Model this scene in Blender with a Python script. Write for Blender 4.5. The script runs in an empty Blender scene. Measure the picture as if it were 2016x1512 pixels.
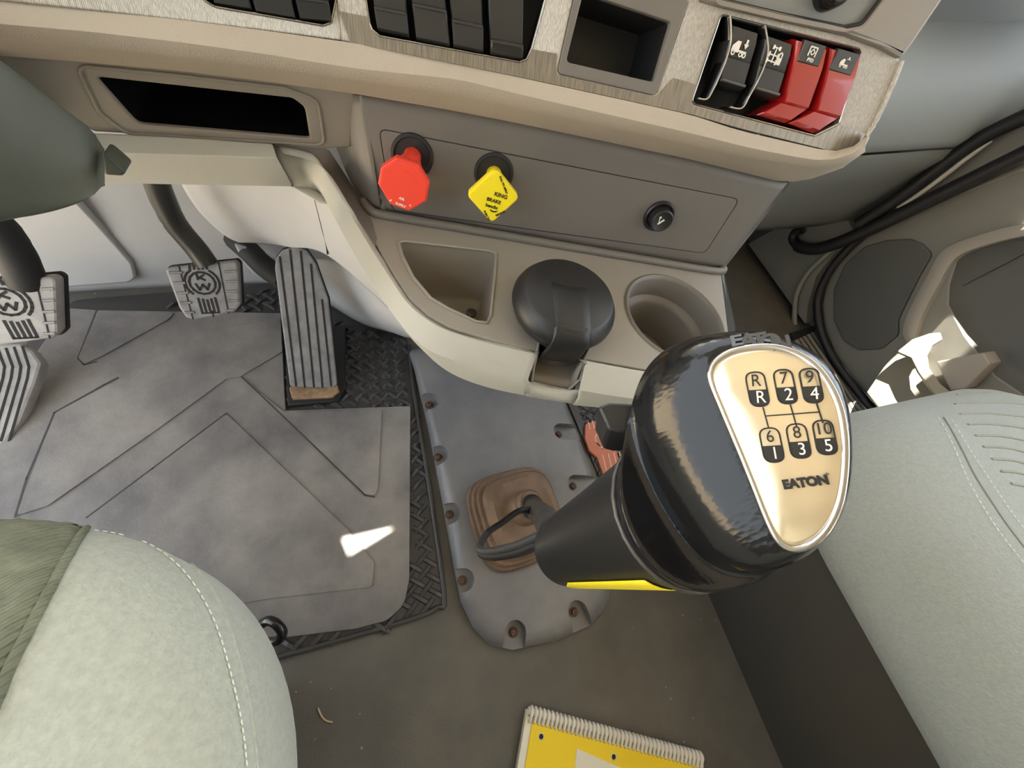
import bpy, bmesh, math, random
from mathutils import Vector, Matrix
from mathutils.bvhtree import BVHTree
random.seed(7)
S = bpy.context.scene
COL = S.collection
V3 = Vector

# ------------------------------------------------------------------ camera
# photograph frame 2016 x 1512, focal length in pixels, world axes as seen by the lens
F, CX, CY, H = 780.0, 1008.0, 756.0, 0.695
_Y = V3((530 - CX, -840 - CY, F))
_dx = (F * F + _Y[1] * (480 - CY)) / (-_Y[0])
_X = V3((_dx, 480 - CY, F)).normalized()
_Y = _Y.normalized()
_Z = _X.cross(_Y)
if _Z[1] > 0:
    _Z = -_Z
CAMP = V3((0, 0, H))
cd = bpy.data.cameras.new('camera')
cd.sensor_width = 36.0
cd.lens = F / 2016 * 36.0
cd.clip_start = 0.005
cam = bpy.data.objects.new('camera', cd)
cam.matrix_world = Matrix(((_X[0], -_X[1], -_X[2], 0), (_Y[0], -_Y[1], -_Y[2], 0), (_Z[0], -_Z[1], -_Z[2], H), (0, 0, 0, 1)))
COL.objects.link(cam)
S.camera = cam

# ------------------------------------------------------------------ light
w = bpy.data.worlds.new('sky')
S.world = w
w.use_nodes = True
bg = w.node_tree.nodes['Background']
bg.inputs[0].default_value = (0.83, 0.92, 1.0, 1)
bg.inputs[1].default_value = 2.5
sd = bpy.data.lights.new('sun', 'SUN')
sd.energy = 30.0
sd.angle = math.radians(0.53)
sd.color = (1.0, 0.95, 0.80)
sun = bpy.data.objects.new('sun', sd)
SUN_DIR = V3((-0.12, 0.41, 1.0)).normalized()      # towards the sun: high, ahead of the truck
sun.rotation_euler = SUN_DIR.to_track_quat('Z', 'Y').to_euler()
sun.location = (0, 2, 5)
COL.objects.link(sun)
S.view_settings.view_transform = 'Standard'
S.view_settings.look = 'None'
S.view_settings.gamma = 1.0
S.view_settings.use_curve_mapping = False
S.view_settings.exposure = 0.65


# ------------------------------------------------------------------ measuring
def ray(px, py):
    d = V3((px - CX, py - CY, F))
    return V3((d.dot(_X), d.dot(_Y), d.dot(_Z)))


def fz(px, py, z):
    r = ray(px, py)
    return CAMP + r * ((z - H) / r[2])


def fy(px, py, y):
    r = ray(px, py)
    return CAMP + r * (y / r[1])


def fx(px, py, x):
    r = ray(px, py)
    return CAMP + r * (x / r[0])


def fp(px, py, p0, n):
    r = ray(px, py)
    return CAMP + r * ((p0 - CAMP).dot(n) / r.dot(n))


def fd(px, py, depth):
    return CAMP + ray(px, py) * (depth / F)


class Frame:
    """a plane with origin o, in-plane axes ex, ey and outward normal n"""
    def __init__(s, o, ex, n):
        s.o = V3(o)
        s.n = V3(n).normalized()
        s.ex = (V3(ex) - s.n * V3(ex).dot(s.n)).normalized()
        s.ey = s.n.cross(s.ex)

    def at(s, px, py):
        q = fp(px, py, s.o, s.n) - s.o
        return (q.dot(s.ex), q.dot(s.ey))

    def pts(s, L):
        return [s.at(*p) for p in L]

    def p3(s, a, b, h=0.0):
        return s.o + s.ex * a + s.ey * b + s.n * h

    def lift(s, h):
        return Frame(s.o + s.n * h, s.ex, s.n)


# ------------------------------------------------------------------ objects
ORG = {}


def props(o, label=None, cat=None, group=None, kind=None):
    for k, v in (('label', label), ('category', cat), ('group', group), ('kind', kind)):
        if v:
            o[k] = v
    return o


def thing(name, loc, label, cat, group=None, kind=None):
    o = bpy.data.objects.new(name, None)
    o.empty_display_size = 0.02
    o.location = loc
    COL.objects.link(o)
    ORG[o.name] = V3(loc)
    return props(o, label, cat, group, kind)


def link(name, me, mat, parent=None, smooth=40, label=None, cat=None, group=None, kind=None):
    """me in world coordinates"""
    o = bpy.data.objects.new(name, me)
    if parent is not None:
        g = ORG[parent.name]
    else:
        n = max(1, len(me.vertices))
        xs = [v.co for v in me.vertices]
        g = V3((sum(c.x for c in xs) / n, sum(c.y for c in xs) / n, min(c.z for c in xs)))
    me.transform(Matrix.Translation(-g))
    COL.objects.link(o)
    if parent is not None:
        o.parent = parent
    else:
        o.location = g
    ORG[o.name] = g
    if mat is not None and not me.materials:
        me.materials.append(mat)
    if smooth:
        me.polygons.foreach_set('use_smooth', [True] * len(me.polygons))
        me.set_sharp_from_angle(angle=math.radians(smooth))
    me.update()
    return props(o, label, cat, group, kind)


def mesh(verts, faces):
    me = bpy.data.meshes.new('m')
    me.from_pydata([tuple(v) for v in verts], [], faces)
    bm = bmesh.new()
    bm.from_mesh(me)
    bmesh.ops.remove_doubles(bm, verts=bm.verts, dist=1e-6)
    bmesh.ops.recalc_face_normals(bm, faces=bm.faces)
    bm.to_mesh(me)
    bm.free()
    return me


def bev(o, wd=0.002, seg=2, ang=40):
    m = o.modifiers.new('bevel', 'BEVEL')
    m.width = wd
    m.segments = seg
    m.limit_method = 'ANGLE'
    m.angle_limit = math.radians(ang)
    m.harden_normals = False
    return o


def sub(o, lv=1):
    m = o.modifiers.new('sub', 'SUBSURF')
    m.levels = lv
    m.render_levels = lv
    return o


def solid(o, t, off=-1):
    m = o.modifiers.new('solid', 'SOLIDIFY')
    m.thickness = t
    m.offset = off
    return o


def grid(rows, close=False):
    """rows of equal length -> quads"""
    n = len(rows[0])
    vs = [p for r in rows for p in r]
    fs = []
    for i in range(len(rows) - 1):
        for j in range(n if close else n - 1):
            k = (j + 1) % n
            fs.append((i * n + j, i * n + k, (i + 1) * n + k, (i + 1) * n + j))
    return vs, fs


def loft(rings, cap0=True, cap1=True):
    vs, fs = grid(rings, True)
    n = len(rings[0])
    if cap0:
        fs.append(tuple(range(n)))
    if cap1:
        b = (len(rings) - 1) * n
        fs.append(tuple(range(b, b + n)))
    return mesh(vs, fs)


def resample(L, n):
    """polyline -> n points evenly along its length"""
    L = [V3(p) for p in L]
    d = [0.0]
    for a, b in zip(L, L[1:]):
        d.append(d[-1] + (b - a).length)
    out = []
    for i in range(n):
        t = d[-1] * i / (n - 1)
        k = 0
        while k < len(d) - 2 and d[k + 1] < t:
            k += 1
        s = (t - d[k]) / max(1e-12, d[k + 1] - d[k])
        out.append(L[k].lerp(L[k + 1], min(1, max(0, s))))
    return out


def smooth_line(L, sub_=6, closed=False):
    """Catmull-Rom through points (any dimension)"""
    P = [V3(p) for p in L]
    n = len(P)
    out = []
    for i in range(n if closed else n - 1):
        if closed:
            p0, p1, p2, p3 = P[i - 1], P[i], P[(i + 1) % n], P[(i + 2) % n]
        else:
            p0, p1, p2, p3 = P[max(0, i - 1)], P[i], P[i + 1], P[min(n - 1, i + 2)]
        for k in range(sub_):
            t = k / sub_
            out.append(0.5 * ((2 * p1) + (p2 - p0) * t + (2 * p0 - 5 * p1 + 4 * p2 - p3) * t * t + (3 * p1 - p0 - 3 * p2 + p3) * t ** 3))
    if not closed:
        out.append(P[-1].copy())
    return out


def tube(path, r, n=10, caps=True):
    P = [V3(p) for p in path]
    rings = []
    up = V3((0.123, 0.37, 0.92))
    for i, p in enumerate(P):
        t = (P[min(i + 1, len(P) - 1)] - P[max(i - 1, 0)]).normalized()
        a = t.cross(up)
        a = a.normalized() if a.length > 1e-5 else t.orthogonal().normalized()
        b = t.cross(a)
        up = b.cross(t) if False else up
        rr = r[i] if isinstance(r, (list, tuple)) else r
        rings.append([p + a * (math.cos(6.283185 * k / n) * rr) + b * (math.sin(6.283185 * k / n) * rr) for k in range(n)])
    return loft(rings, caps, caps)


def lathe(o, ax, prof, n=40):
    """prof = [(radius, height)] turned about axis ax from point o"""
    ax = V3(ax).normalized()
    a = ax.orthogonal().normalized()
    b = ax.cross(a)
    rings = [[V3(o) + ax * h + (a * math.cos(6.283185 * k / n) + b * math.sin(6.283185 * k / n)) * max(r, 1e-5) for k in range(n)] for r, h in prof]
    return loft(rings, False, False)


def fillet(poly, r, seg=5):
    """round the corners of a 2D polygon; r a number or one per corner"""
    n = len(poly)
    out = []
    for i in range(n):
        p = V3((poly[i][0], poly[i][1]))
        a = V3((poly[i - 1][0], poly[i - 1][1])) - p
        b = V3((poly[(i + 1) % n][0], poly[(i + 1) % n][1])) - p
        la, lb = a.length, b.length
        rr = r[i] if isinstance(r, (list, tuple)) else r
        if rr <= 0 or la < 1e-9 or lb < 1e-9:
            out.append((p.x, p.y))
            continue
        a.normalize()
        b.normalize()
        c = max(-0.9999, min(0.9999, a.dot(b)))
        half = math.acos(c) / 2
        d = min(rr / math.tan(half), la * 0.48, lb * 0.48)
        if half > 1.5:
            out.append((p.x, p.y))
            continue
        p1, p2 = p + a * d, p + b * d
        for k in range(seg + 1):
            t = k / seg
            q = p1 * (1 - t) ** 2 + p * 2 * t * (1 - t) + p2 * t * t
            out.append((q.x, q.y))
    return out


def circle2(c, r, n=48):
    return [(c[0] + r * math.cos(6.283185 * k / n), c[1] + r * math.sin(6.283185 * k / n)) for k in range(n)]


def plate(fr, outline, holes, thick, bevel=0.0):
    """solid plate below the plane of frame fr (2D outline and holes), front face at the plane"""
    cu = bpy.data.curves.new('c', 'CURVE')
    cu.dimensions = '2D'
    cu.fill_mode = 'BOTH'
    cu.extrude = max(thick / 2 - bevel, 1e-5)
    cu.bevel_depth = bevel
    cu.bevel_resolution = 1
    cu.offset = -bevel
    for L in [outline] + list(holes):
        sp = cu.splines.new('POLY')
        sp.points.add(len(L) - 1)
        for q, p in zip(sp.points, L):
            q.co = (p[0], p[1], 0, 1)
        sp.use_cyclic_u = True
    ob = bpy.data.objects.new('c', cu)
    COL.objects.link(ob)
    dg = bpy.context.evaluated_depsgraph_get()
    me = bpy.data.meshes.new_from_object(ob.evaluated_get(dg))
    bpy.data.objects.remove(ob)
    bpy.data.curves.remove(cu)
    M = Matrix((
        (fr.ex.x, fr.ey.x, fr.n.x, 0), (fr.ex.y, fr.ey.y, fr.n.y, 0), (fr.ex.z, fr.ey.z, fr.n.z, 0), (0, 0, 0, 1)))
    M.translation = fr.o - fr.n * (thick / 2)
    me.transform(M)
    me.materials.clear()
    return me


def wallstrip(fr, outline, h0, h1, out2=None):
    """a band of wall following a 2D outline from height h0 to h1 (out2: other outline at h1)"""
    o2 = out2 or outline
    return loft([[fr.p3(a, b, h0) for a, b in outline], [fr.p3(a, b, h1) for a, b in o2]], False, False)


def inset2(L, d):
    """shrink a 2D loop towards its centre by about d"""
    cx = sum(p[0] for p in L) / len(L)
    cy = sum(p[1] for p in L) / len(L)
    out = []
    for a, b in L:
        q = V3((a - cx, b - cy))
        l = max(q.length, 1e-9)
        q = q * max(0.0, 1 - d / l)
        out.append((cx + q.x, cy + q.y))
    return out


_font = {}


def text(fr, s, c, size, mat, parent, name='lettering', h=0.0002, bold=0.0, rot=0.0, sx=1.0, thick=0.0002, label=None):
    cu = bpy.data.curves.new('t', 'FONT')
    cu.body = s
    cu.size = size
    cu.align_x = 'CENTER'
    cu.align_y = 'CENTER'
    cu.offset = bold
    cu.extrude = thick
    ob = bpy.data.objects.new('t', cu)
    COL.objects.link(ob)
    dg = bpy.context.evaluated_depsgraph_get()
    me = bpy.data.meshes.new_from_object(ob.evaluated_get(dg))
    bpy.data.objects.remove(ob)
    bpy.data.curves.remove(cu)
    ca, sa = math.cos(rot), math.sin(rot)
    e1 = fr.ex * ca + fr.ey * sa
    e2 = -fr.ex * sa + fr.ey * ca
    M = Matrix(((e1.x * sx, e2.x, fr.n.x, 0), (e1.y * sx, e2.y, fr.n.y, 0), (e1.z * sx, e2.z, fr.n.z, 0), (0, 0, 0, 1)))
    M.translation = fr.p3(c[0], c[1], h)
    me.transform(M)
    me.materials.clear()
    return link(name, me, mat, parent, 0, label=label)


def polys(fr, L, thick, h=0.0):
    """several small flat solid polygons of one mark in a single mesh"""
    vs, fs = [], []
    for poly in L:
        b = len(vs)
        n = len(poly)
        vs += [fr.p3(a, c, h) for a, c in poly] + [fr.p3(a, c, h - thick) for a, c in poly]
        fs.append(tuple(range(b, b + n)))
        fs.append(tuple(range(b + n, b + 2 * n))[::-1])
        for k in range(n):
            m = (k + 1) % n
            fs.append((b + k, b + m, b + n + m, b + n + k))
    me = bpy.data.meshes.new('p')
    me.from_pydata([tuple(v) for v in vs], [], fs)
    return me


def stroke(L, wd):
    """2D polyline -> list of thin quads"""
    out = []
    for a, b in zip(L, L[1:]):
        d = V3((b[0] - a[0], b[1] - a[1]))
        if d.length < 1e-9:
            continue
        d.normalize()
        n = V3((-d.y, d.x)) * wd / 2
        e = d * wd * 0.3
        out.append([(a[0] - e.x + n.x, a[1] - e.y + n.y), (a[0] - e.x - n.x, a[1] - e.y - n.y), (b[0] + e.x - n.x, b[1] + e.y - n.y), (b[0] + e.x + n.x, b[1] + e.y + n.y)])
    return out


def box(c, sx, sy, sz):
    c = V3(c)
    vs = [c + V3((x * sx / 2, y * sy / 2, z * sz / 2)) for x in (-1, 1) for y in (-1, 1) for z in (-1, 1)]
    return mesh(vs, [(0, 1, 3, 2), (4, 6, 7, 5), (0, 4, 5, 1), (2, 3, 7, 6), (0, 2, 6, 4), (1, 5, 7, 3)])


def obox(fr, a, b, h, sa, sb, sh):
    """box in a frame: centre a,b, top at height h"""
    vs = [fr.p3(a + x * sa / 2, b + y * sb / 2, h - (0 if z > 0 else sh)) for x in (-1, 1) for y in (-1, 1) for z in (-1, 1)]
    return mesh(vs, [(0, 1, 3, 2), (4, 6, 7, 5), (0, 4, 5, 1), (2, 3, 7, 6), (0, 2, 6, 4), (1, 5, 7, 3)])


# ------------------------------------------------------------------ materials
def mat(name, col, rough=0.5, metal=0.0, spec=0.5, bump=0.0, bscale=400.0, var=0.0, vscale=8.0, col2=None, coat=0.0, kind='noise',
        trans=0.0, sheen=0.0, stretch=None, specks=None, pat=None):
    m = bpy.data.materials.new(name)
    m.use_nodes = True
    nt = m.node_tree
    N, L = nt.nodes, nt.links
    b = N['Principled BSDF']
    b.inputs['Base Color'].default_value = (*col, 1)
    b.inputs['Roughness'].default_value = rough
    b.inputs['Metallic'].default_value = metal
    b.inputs['Specular IOR Level'].default_value = spec
    b.inputs['Coat Weight'].default_value = coat
    b.inputs['Coat Roughness'].default_value = 0.05
    b.inputs['Transmission Weight'].default_value = trans
    b.inputs['Sheen Weight'].default_value = sheen
    tc = N.new('ShaderNodeTexCoord')
    src = tc.outputs['Object']
    if stretch:
        mp = N.new('ShaderNodeMapping')
        mp.inputs['Rotation'].default_value = stretch[0]
        mp.inputs['Scale'].default_value = stretch[1]
        L.new(src, mp.inputs[0])
        src = mp.outputs[0]
    if var > 0 or col2:
        n1 = N.new('ShaderNodeTexNoise')
        n1.inputs['Scale'].default_value = vscale
        n1.inputs['Detail'].default_value = 7
        n1.inputs['Roughness'].default_value = 0.62
        L.new(tc.outputs['Object'], n1.inputs['Vector'])
        r = N.new('ShaderNodeValToRGB')
        r.color_ramp.elements[0].position = 0.35
        r.color_ramp.elements[1].position = 0.68
        c2 = col2 or tuple(c * (1 + var) for c in col)
        c1 = col if col2 else tuple(c * (1 - var) for c in col)
        r.color_ramp.elements[0].color = (*c1, 1)
        r.color_ramp.elements[1].color = (*c2, 1)
        L.new(n1.outputs['Fac'], r.inputs[0])
        out = r.outputs[0]
        if specks:
            sc, th, sc_col = specks
            vo = N.new('ShaderNodeTexVoronoi')
            vo.inputs['Scale'].default_value = sc
            vo.inputs['Randomness'].default_value = 1.0
            L.new(tc.outputs['Object'], vo.inputs['Vector'])
            nz = N.new('ShaderNodeTexNoise')
            nz.inputs['Scale'].default_value = sc * 0.21
            L.new(tc.outputs['Object'], nz.inputs['Vector'])
            ml = N.new('ShaderNodeMath')
            ml.operation = 'MULTIPLY'
            ml.inputs[1].default_value = th * 2
            L.new(nz.outputs['Fac'], ml.inputs[0])
            lt = N.new('ShaderNodeMath')
            lt.operation = 'LESS_THAN'
            L.new(vo.outputs['Distance'], lt.inputs[0])
            L.new(ml.outputs[0], lt.inputs[1])
            mx = N.new('ShaderNodeMix')
            mx.data_type = 'RGBA'
            L.new(lt.outputs[0], mx.inputs[0])
            L.new(out, mx.inputs[6])
            mx.inputs[7].default_value = (*sc_col, 1)
            out = mx.outputs[2]
        L.new(out, b.inputs['Base Color'])
    if pat:
        rot_, sc_, amt, s0 = pat
        mp2 = N.new('ShaderNodeMapping')
        mp2.inputs['Rotation'].default_value = rot_
        mp2.inputs['Scale'].default_value = sc_
        L.new(tc.outputs['Object'], mp2.inputs[0])
        n3 = N.new('ShaderNodeTexNoise')
        n3.inputs['Scale'].default_value = s0
        n3.inputs['Detail'].default_value = 2
        L.new(mp2.outputs[0], n3.inputs['Vector'])
        r3 = N.new('ShaderNodeValToRGB')
        r3.color_ramp.elements[0].position = 0.38
        r3.color_ramp.elements[1].position = 0.62
        r3.color_ramp.elements[0].color = (*[c * (1 - amt) for c in col], 1)
        r3.color_ramp.elements[1].color = (*[min(1, c * (1 + amt)) for c in col], 1)
        L.new(n3.outputs['Fac'], r3.inputs[0])
        L.new(r3.outputs[0], b.inputs['Base Color'])
    if bump > 0:
        if kind == 'voronoi':
            n2 = N.new('ShaderNodeTexVoronoi')
            o2 = n2.outputs['Distance']
        elif kind == 'wave':
            n2 = N.new('ShaderNodeTexWave')
            n2.inputs['Distortion'].default_value = 1.5
            o2 = n2.outputs['Fac']
        else:
            n2 = N.new('ShaderNodeTexNoise')
            n2.inputs['Detail'].default_value = 3
            o2 = n2.outputs['Fac']
        n2.inputs['Scale'].default_value = bscale
        L.new(src, n2.inputs['Vector'])
        bp = N.new('ShaderNodeBump')
        bp.inputs['Strength'].default_value = bump
        bp.inputs['Distance'].default_value = 0.001
        L.new(o2, bp.inputs['Height'])
        L.new(bp.outputs[0], b.inputs['Normal'])
    return m


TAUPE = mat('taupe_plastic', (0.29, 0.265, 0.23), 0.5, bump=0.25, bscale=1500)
LIPM = mat('bounce_lit_lip_plastic', (0.47, 0.41, 0.335), 0.6, bump=0.4, bscale=1100)  # taupe lightened on the lip to imitate warm bounce light from below
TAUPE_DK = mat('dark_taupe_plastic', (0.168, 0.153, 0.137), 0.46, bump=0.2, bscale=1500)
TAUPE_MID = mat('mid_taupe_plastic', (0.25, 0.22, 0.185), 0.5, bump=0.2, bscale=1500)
BEIGE = mat('pale_trim_plastic', (0.47, 0.46, 0.405), 0.55, bump=0.2, bscale=1500)
KICK = mat('pale_kick_plastic', (0.50, 0.49, 0.48), 0.6, bump=0.15, bscale=900, var=0.06, vscale=6)
GREYP = mat('grey_dash_plastic', (0.25, 0.265, 0.265), 0.6, bump=0.2, bscale=1200)
GREYL = mat('lower_grey_dash_plastic', (0.145, 0.15, 0.145), 0.6, bump=0.2, bscale=1200)
DOORP = mat('door_plastic', (0.21, 0.20, 0.18), 0.55, bump=0.2, bscale=1200)
DOORD = mat('door_dark_plastic', (0.095, 0.095, 0.092), 0.6, bump=0.3, bscale=1400)
DOORL = mat('door_band_plastic', (0.32, 0.29, 0.26), 0.5)
ALU = mat('woven_metal_trim', (0.42, 0.375, 0.31), 0.42, metal=0.5, bump=0.4, bscale=420, kind='wave', stretch=((0, 0, 0.5), (1, 0.5, 1)), pat=((0, 0.5, 0), (1500, 120, 420), .17, 1.0))
ALUB = mat('brushed_metal_trim', (0.27, 0.24, 0.20), 0.42, metal=0.55, bump=0.3, bscale=330, stretch=((0, 0, 0), (1.0, 0.05, 0.05)), pat=((0, 0.35, 0), (1300, 40, 50), .20, 1.0))
BLACK = mat('black_plastic', (0.016, 0.016, 0.017), 0.42, bump=0.15, bscale=1400)
BLACKG = mat('gloss_black', (0.010, 0.010, 0.011), 0.2)
BLACKM = mat('matt_black', (0.016, 0.016, 0.017), 0.7)
CHAR = mat('charcoal_switch_plastic', (0.030, 0.029, 0.028), 0.38)
RED = mat('red_plastic', (0.86, 0.065, 0.035), 0.45)
REDT = mat('clear_red_plastic', (0.36, 0.010, 0.010), 0.16, coat=0.6)
YEL = mat('yellow_plastic', (0.92, 0.74, 0.02), 0.42)
YELP = mat('yellow_card_cover', (0.92, 0.67, 0.015), 0.55)
WHITE = mat('white_print', (0.80, 0.76, 0.68), 0.6)
CREAM = mat('cream_paper', (0.80, 0.77, 0.66), 0.7)
COMB = mat('white_binding_plastic', (0.78, 0.74, 0.66), 0.4)
GUARD_GLINT = mat('guard_edge_glint', (0.50, 0.45, 0.37), 0.2, coat=0.5)
MAT = mat('worn_rubber_mat', (0.115, 0.110, 0.116), 0.5, bump=0.25, bscale=260, col2=(0.30, 0.277, 0.262), vscale=6, specks=(75, 0.05, (0.30, 0.27, 0.23)))
MATR = mat('black_ribbed_rubber', (0.050, 0.047, 0.047), 0.42, bump=0.2, bscale=500)
PLATEM = mat('grey_rubber_cover', (0.160, 0.160, 0.174), 0.40, bump=0.2, bscale=700, col2=(0.225, 0.220, 0.225), vscale=9, specks=(60, 0.03, (0.30, 0.28, 0.26)))
FLOOR = mat('dusty_black_vinyl', (0.093, 0.088, 0.079), 0.58, bump=0.5, bscale=300, col2=(0.135, 0.124, 0.108), vscale=11, specks=(40, 0.045, (0.32, 0.28, 0.22)))
BOXD = mat('dark_pedestal_plastic', (0.052, 0.049, 0.045), 0.5, bump=0.15, bscale=500)
BOOT = mat('sun_faded_brown_rubber', (0.21, 0.135, 0.088), 0.6, bump=0.3, bscale=160, var=0.25, vscale=18)
SUEDE = mat('green_grey_suede', (0.46, 0.485, 0.42), 0.9, bump=1.0, bscale=420, var=0.09, vscale=260, sheen=0.25)
SUEDE2 = mat('grey_suede', (0.30, 0.32, 0.295), 0.9, bump=0.7, bscale=420, var=0.07, vscale=260, sheen=0.25)
CLOTH = mat('ribbed_green_cloth', (0.22, 0.235, 0.165), 0.9, bump=1.0, bscale=95, kind='wave', stretch=((0, 0, 0.9), (1, 1, 1)), var=0.25, vscale=60)
CLOTH2 = mat('ribbed_grey_cloth', (0.30, 0.31, 0.27), 0.9, bump=0.6, bscale=300, var=0.06, vscale=60)
THREAD = mat('pale_thread', (0.88, 0.87, 0.78), 0.8)
STEEL = mat('worn_grey_steel', (0.10, 0.095, 0.09), 0.4, metal=0.5, var=0.35, vscale=30)
PEDAL = mat('grey_pedal_rubber', (0.27, 0.26, 0.262), 0.5, bump=0.25, bscale=500, var=0.25, vscale=40)
PEDALW = mat('worn_pale_pedal_rubber', (0.36, 0.34, 0.33), 0.45, bump=0.25, bscale=500, var=0.2, vscale=40)
GROOVE = mat('groove_black', (0.018, 0.017, 0.017), 0.8)
RUST = mat('rusty_screw', (0.11, 0.06, 0.04), 0.6, var=0.4, vscale=300)
KNOBB = mat('worn_black_vinyl_knob', (0.009, 0.009, 0.010), 0.15, spec=0.4, bump=0.05, bscale=700, kind='voronoi', stretch=((0, 0, 0.4), (1, 1, 0.35)))
CHROME = mat('worn_chrome', (0.50, 0.48, 0.46), 0.25, metal=1.0)
PLATEG = mat('pale_gold_plate', (0.74, 0.62, 0.42), 0.22, metal=0.55, coat=1.0)
PRINT = mat('black_print', (0.014, 0.013, 0.012), 0.45)
EMBL = mat('orange_emblem', (0.62, 0.20, 0.12), 0.6)
EMBL2 = mat('pale_pink_emblem', (0.80, 0.50, 0.40), 0.6)
SHROUD = mat('green_grey_shroud', (0.062, 0.070, 0.058), 0.55, bump=0.2, bscale=1000)
SEAL = mat('black_rubber_seal', (0.010, 0.010, 0.012), 0.5)
SHELL = mat('cab_lining', (0.36, 0.35, 0.32), 0.85)
GROUND = mat('pale_yard_ground', (0.58, 0.46, 0.325), 0.9)
GLASSY = mat('slot_black', (0.006, 0.006, 0.006), 0.35)
VIN = mat('dash_grey_vent', (0.20, 0.205, 0.20), 0.4)
RIBM = mat('sill_rib_plastic', (0.20, 0.18, 0.155), 0.4)

# ================================================================== the cab shell and floor
def struct(name, me, m, label=None, smooth=40):
    return link(name, me, m, None, smooth, label=label, kind='structure')


def rect_hole_wall(fr, outer, holes, t):
    return plate(fr, outer, holes, t)


o = struct('floor', box((0.25, -0.15, -0.02), 2.1, 1.95, 0.04), FLOOR, 'black vinyl cab floor dusted with grit and lint')
o = struct('ground', box((0, 0, -1.3), 60, 60, 0.1), GROUND, 'pale yard ground outside the truck')
o = struct('ceiling', box((0.25, -0.2225, 1.47), 2.1, 1.775, 0.04), SHELL, 'cab roof lining above the seats')
o = struct('wall_back', box((0.25, -1.1, 0.72), 2.1, 0.04, 1.5), SHELL, 'cab rear wall behind the seats')
frL = Frame((-0.80, 0, 0), (0, 1, 0), (1, 0, 0))
o = struct('wall_left', plate(frL, [(-1.1, 0), (0.80, 0), (0.80, 1.47), (-1.1, 1.47)], [[(-0.42, 0.01), (0.68, 0.01), (0.68, 1.32), (-0.42, 1.32)]], 0.04), SHELL, 'cab side with the driver door standing open')
frR = Frame((1.30, 0, 0), (0, 1, 0), (-1, 0, 0))
o = struct('wall_right', plate(frR, [(-0.80, 0), (1.1, 0), (1.1, 1.47), (-0.80, 1.47)], [[(-0.30, 0.80), (0.40, 0.80), (0.40, 1.26), (-0.30, 1.26)]], 0.04), SHELL, 'passenger side of the cab with its window')
o = struct('wall_front', box((0.25, 0.80, 0.36), 2.1, 0.04, 0.76), SHELL, 'bulkhead behind the dash and footwells')
frW = Frame((0.25, 1.12, 0.76), (1, 0, 0), V3((0, -0.69, -0.445)))
o = struct('window_1', plate(frW, [(-1.05, 0), (1.05, 0), (1.05, 0.862), (-1.05, 0.862)],
                             [[(-0.98, 0.05), (-0.04, 0.05), (-0.04, 0.858), (-0.98, 0.858)], [(0.04, 0.05), (0.98, 0.05), (0.98, 0.858), (0.04, 0.858)]], 0.012), BLACKM, 'windshield frame with a centre post')
# added unseen panels, their edges cut to shape the sun patch on the mat
for L, lb in (([(-0.80, 1.45), (-0.212, 1.45), (-0.212, 1.190), (-0.108, 1.190), (-0.010, 1.12), (-0.80, 1.12)], 'added grey panel blocking the sun on the driver side, out of view'),
              ([(-0.2125, 1.45), (0.96, 1.45), (0.96, 1.12), (-0.012, 1.12), (-0.110, 1.192), (-0.2125, 1.275)], 'added grey panel blocking the sun on the passenger side, out of view')):
    vf = Frame((0, 0.60, 0), (1, 0, 0), V3((0, -1, 0)))
    link('added_sun_blocker', plate(vf, [(x, z) for x, z in L], [], .012, .002), SHELL, None, 40, label=lb, kind='structure')

# ================================================================== dashboard frames
HS = 0.41
PSI = math.radians(-12.5)
U = V3((math.cos(PSI), math.sin(PSI), 0))
VV = V3((-math.sin(PSI), math.cos(PSI), 0))
WZ = V3((0, 0, 1))
VR, YL = 0.335, 0.339
VB = 0.3515


def dp(px, py, d):
    """point of the dash face, d metres ahead of its foremost ridge"""
    r = ray(px, py)
    t1 = (YL + d) / r.y if r.y > 1 else 9
    t2 = (VR + d) / r.dot(VV) if r.dot(VV) > 1 else 9
    k = 0.012 * min(t1, t2)
    m = min(t1, t2)
    t = m - k * math.log(math.exp(-(t1 - m) / k) + math.exp(-(t2 - m) / k))
    return CAMP + r * t


LEAN = math.radians(28)
A0 = dp(1007, 149, 0.008)
A1 = dp(1628, 297, 0.008)
AF = Frame(A0, A1 - A0, -VV * math.cos(LEAN) + WZ * math.sin(LEAN))
B0 = fy(347, 38, YL + 0.008)
AL = Frame(B0, (1, 0, 0.012), V3((0, -math.cos(LEAN), math.sin(LEAN))))

dash = thing('dashboard', (0.1, 0.5, 0.40), 'taupe truck dashboard with woven metal trim panels and switch banks', 'dashboard')

# --- rounded lip running the whole width
xs_ = 76
ALUB_PX = [(-900, -104), (-260, -30), (0, 0), (139, 17), (347, 38), (521, 60), (700, 85), (1007, 149), (1360, 226), (1455, 257), (1628, 297), (1663, 297), (1690, 283), (1708, 266)]
RIDGE_PX = [(-900, -56), (-260, 18), (0, 47), (174, 62), (347, 82), (521, 106), (700, 135), (903, 156), (1050, 192), (1360, 262), (1480, 292), (1600, 315), (1660, 313), (1704, 285)]
LIPM_PX = [(-900, -20), (-260, 55), (0, 84), (174, 96), (347, 114), (521, 135), (700, 160), (903, 190), (1050, 222), (1360, 288), (1470, 312), (1600, 330), (1663, 328), (1699, 300)]
CONC_PX = [(-900, 30), (-260, 92), (0, 110), (149, 121), (347, 139), (521, 160), (700, 185), (903, 220), (1007, 240), (1360, 314), (1440, 334), (1545, 360), (1600, 352), (1660, 330)]


def row(L, d, n=xs_):
    return [dp(p.x, p.y, d) for p in resample([(a, b, 0) for a, b in L], n)]


def rowd(L, D, n=xs_):
    P = resample([(p[0], p[1], d) for p, d in zip(L, D)], n)
    return [dp(p.x, p.y, p.z) for p in P]


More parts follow.
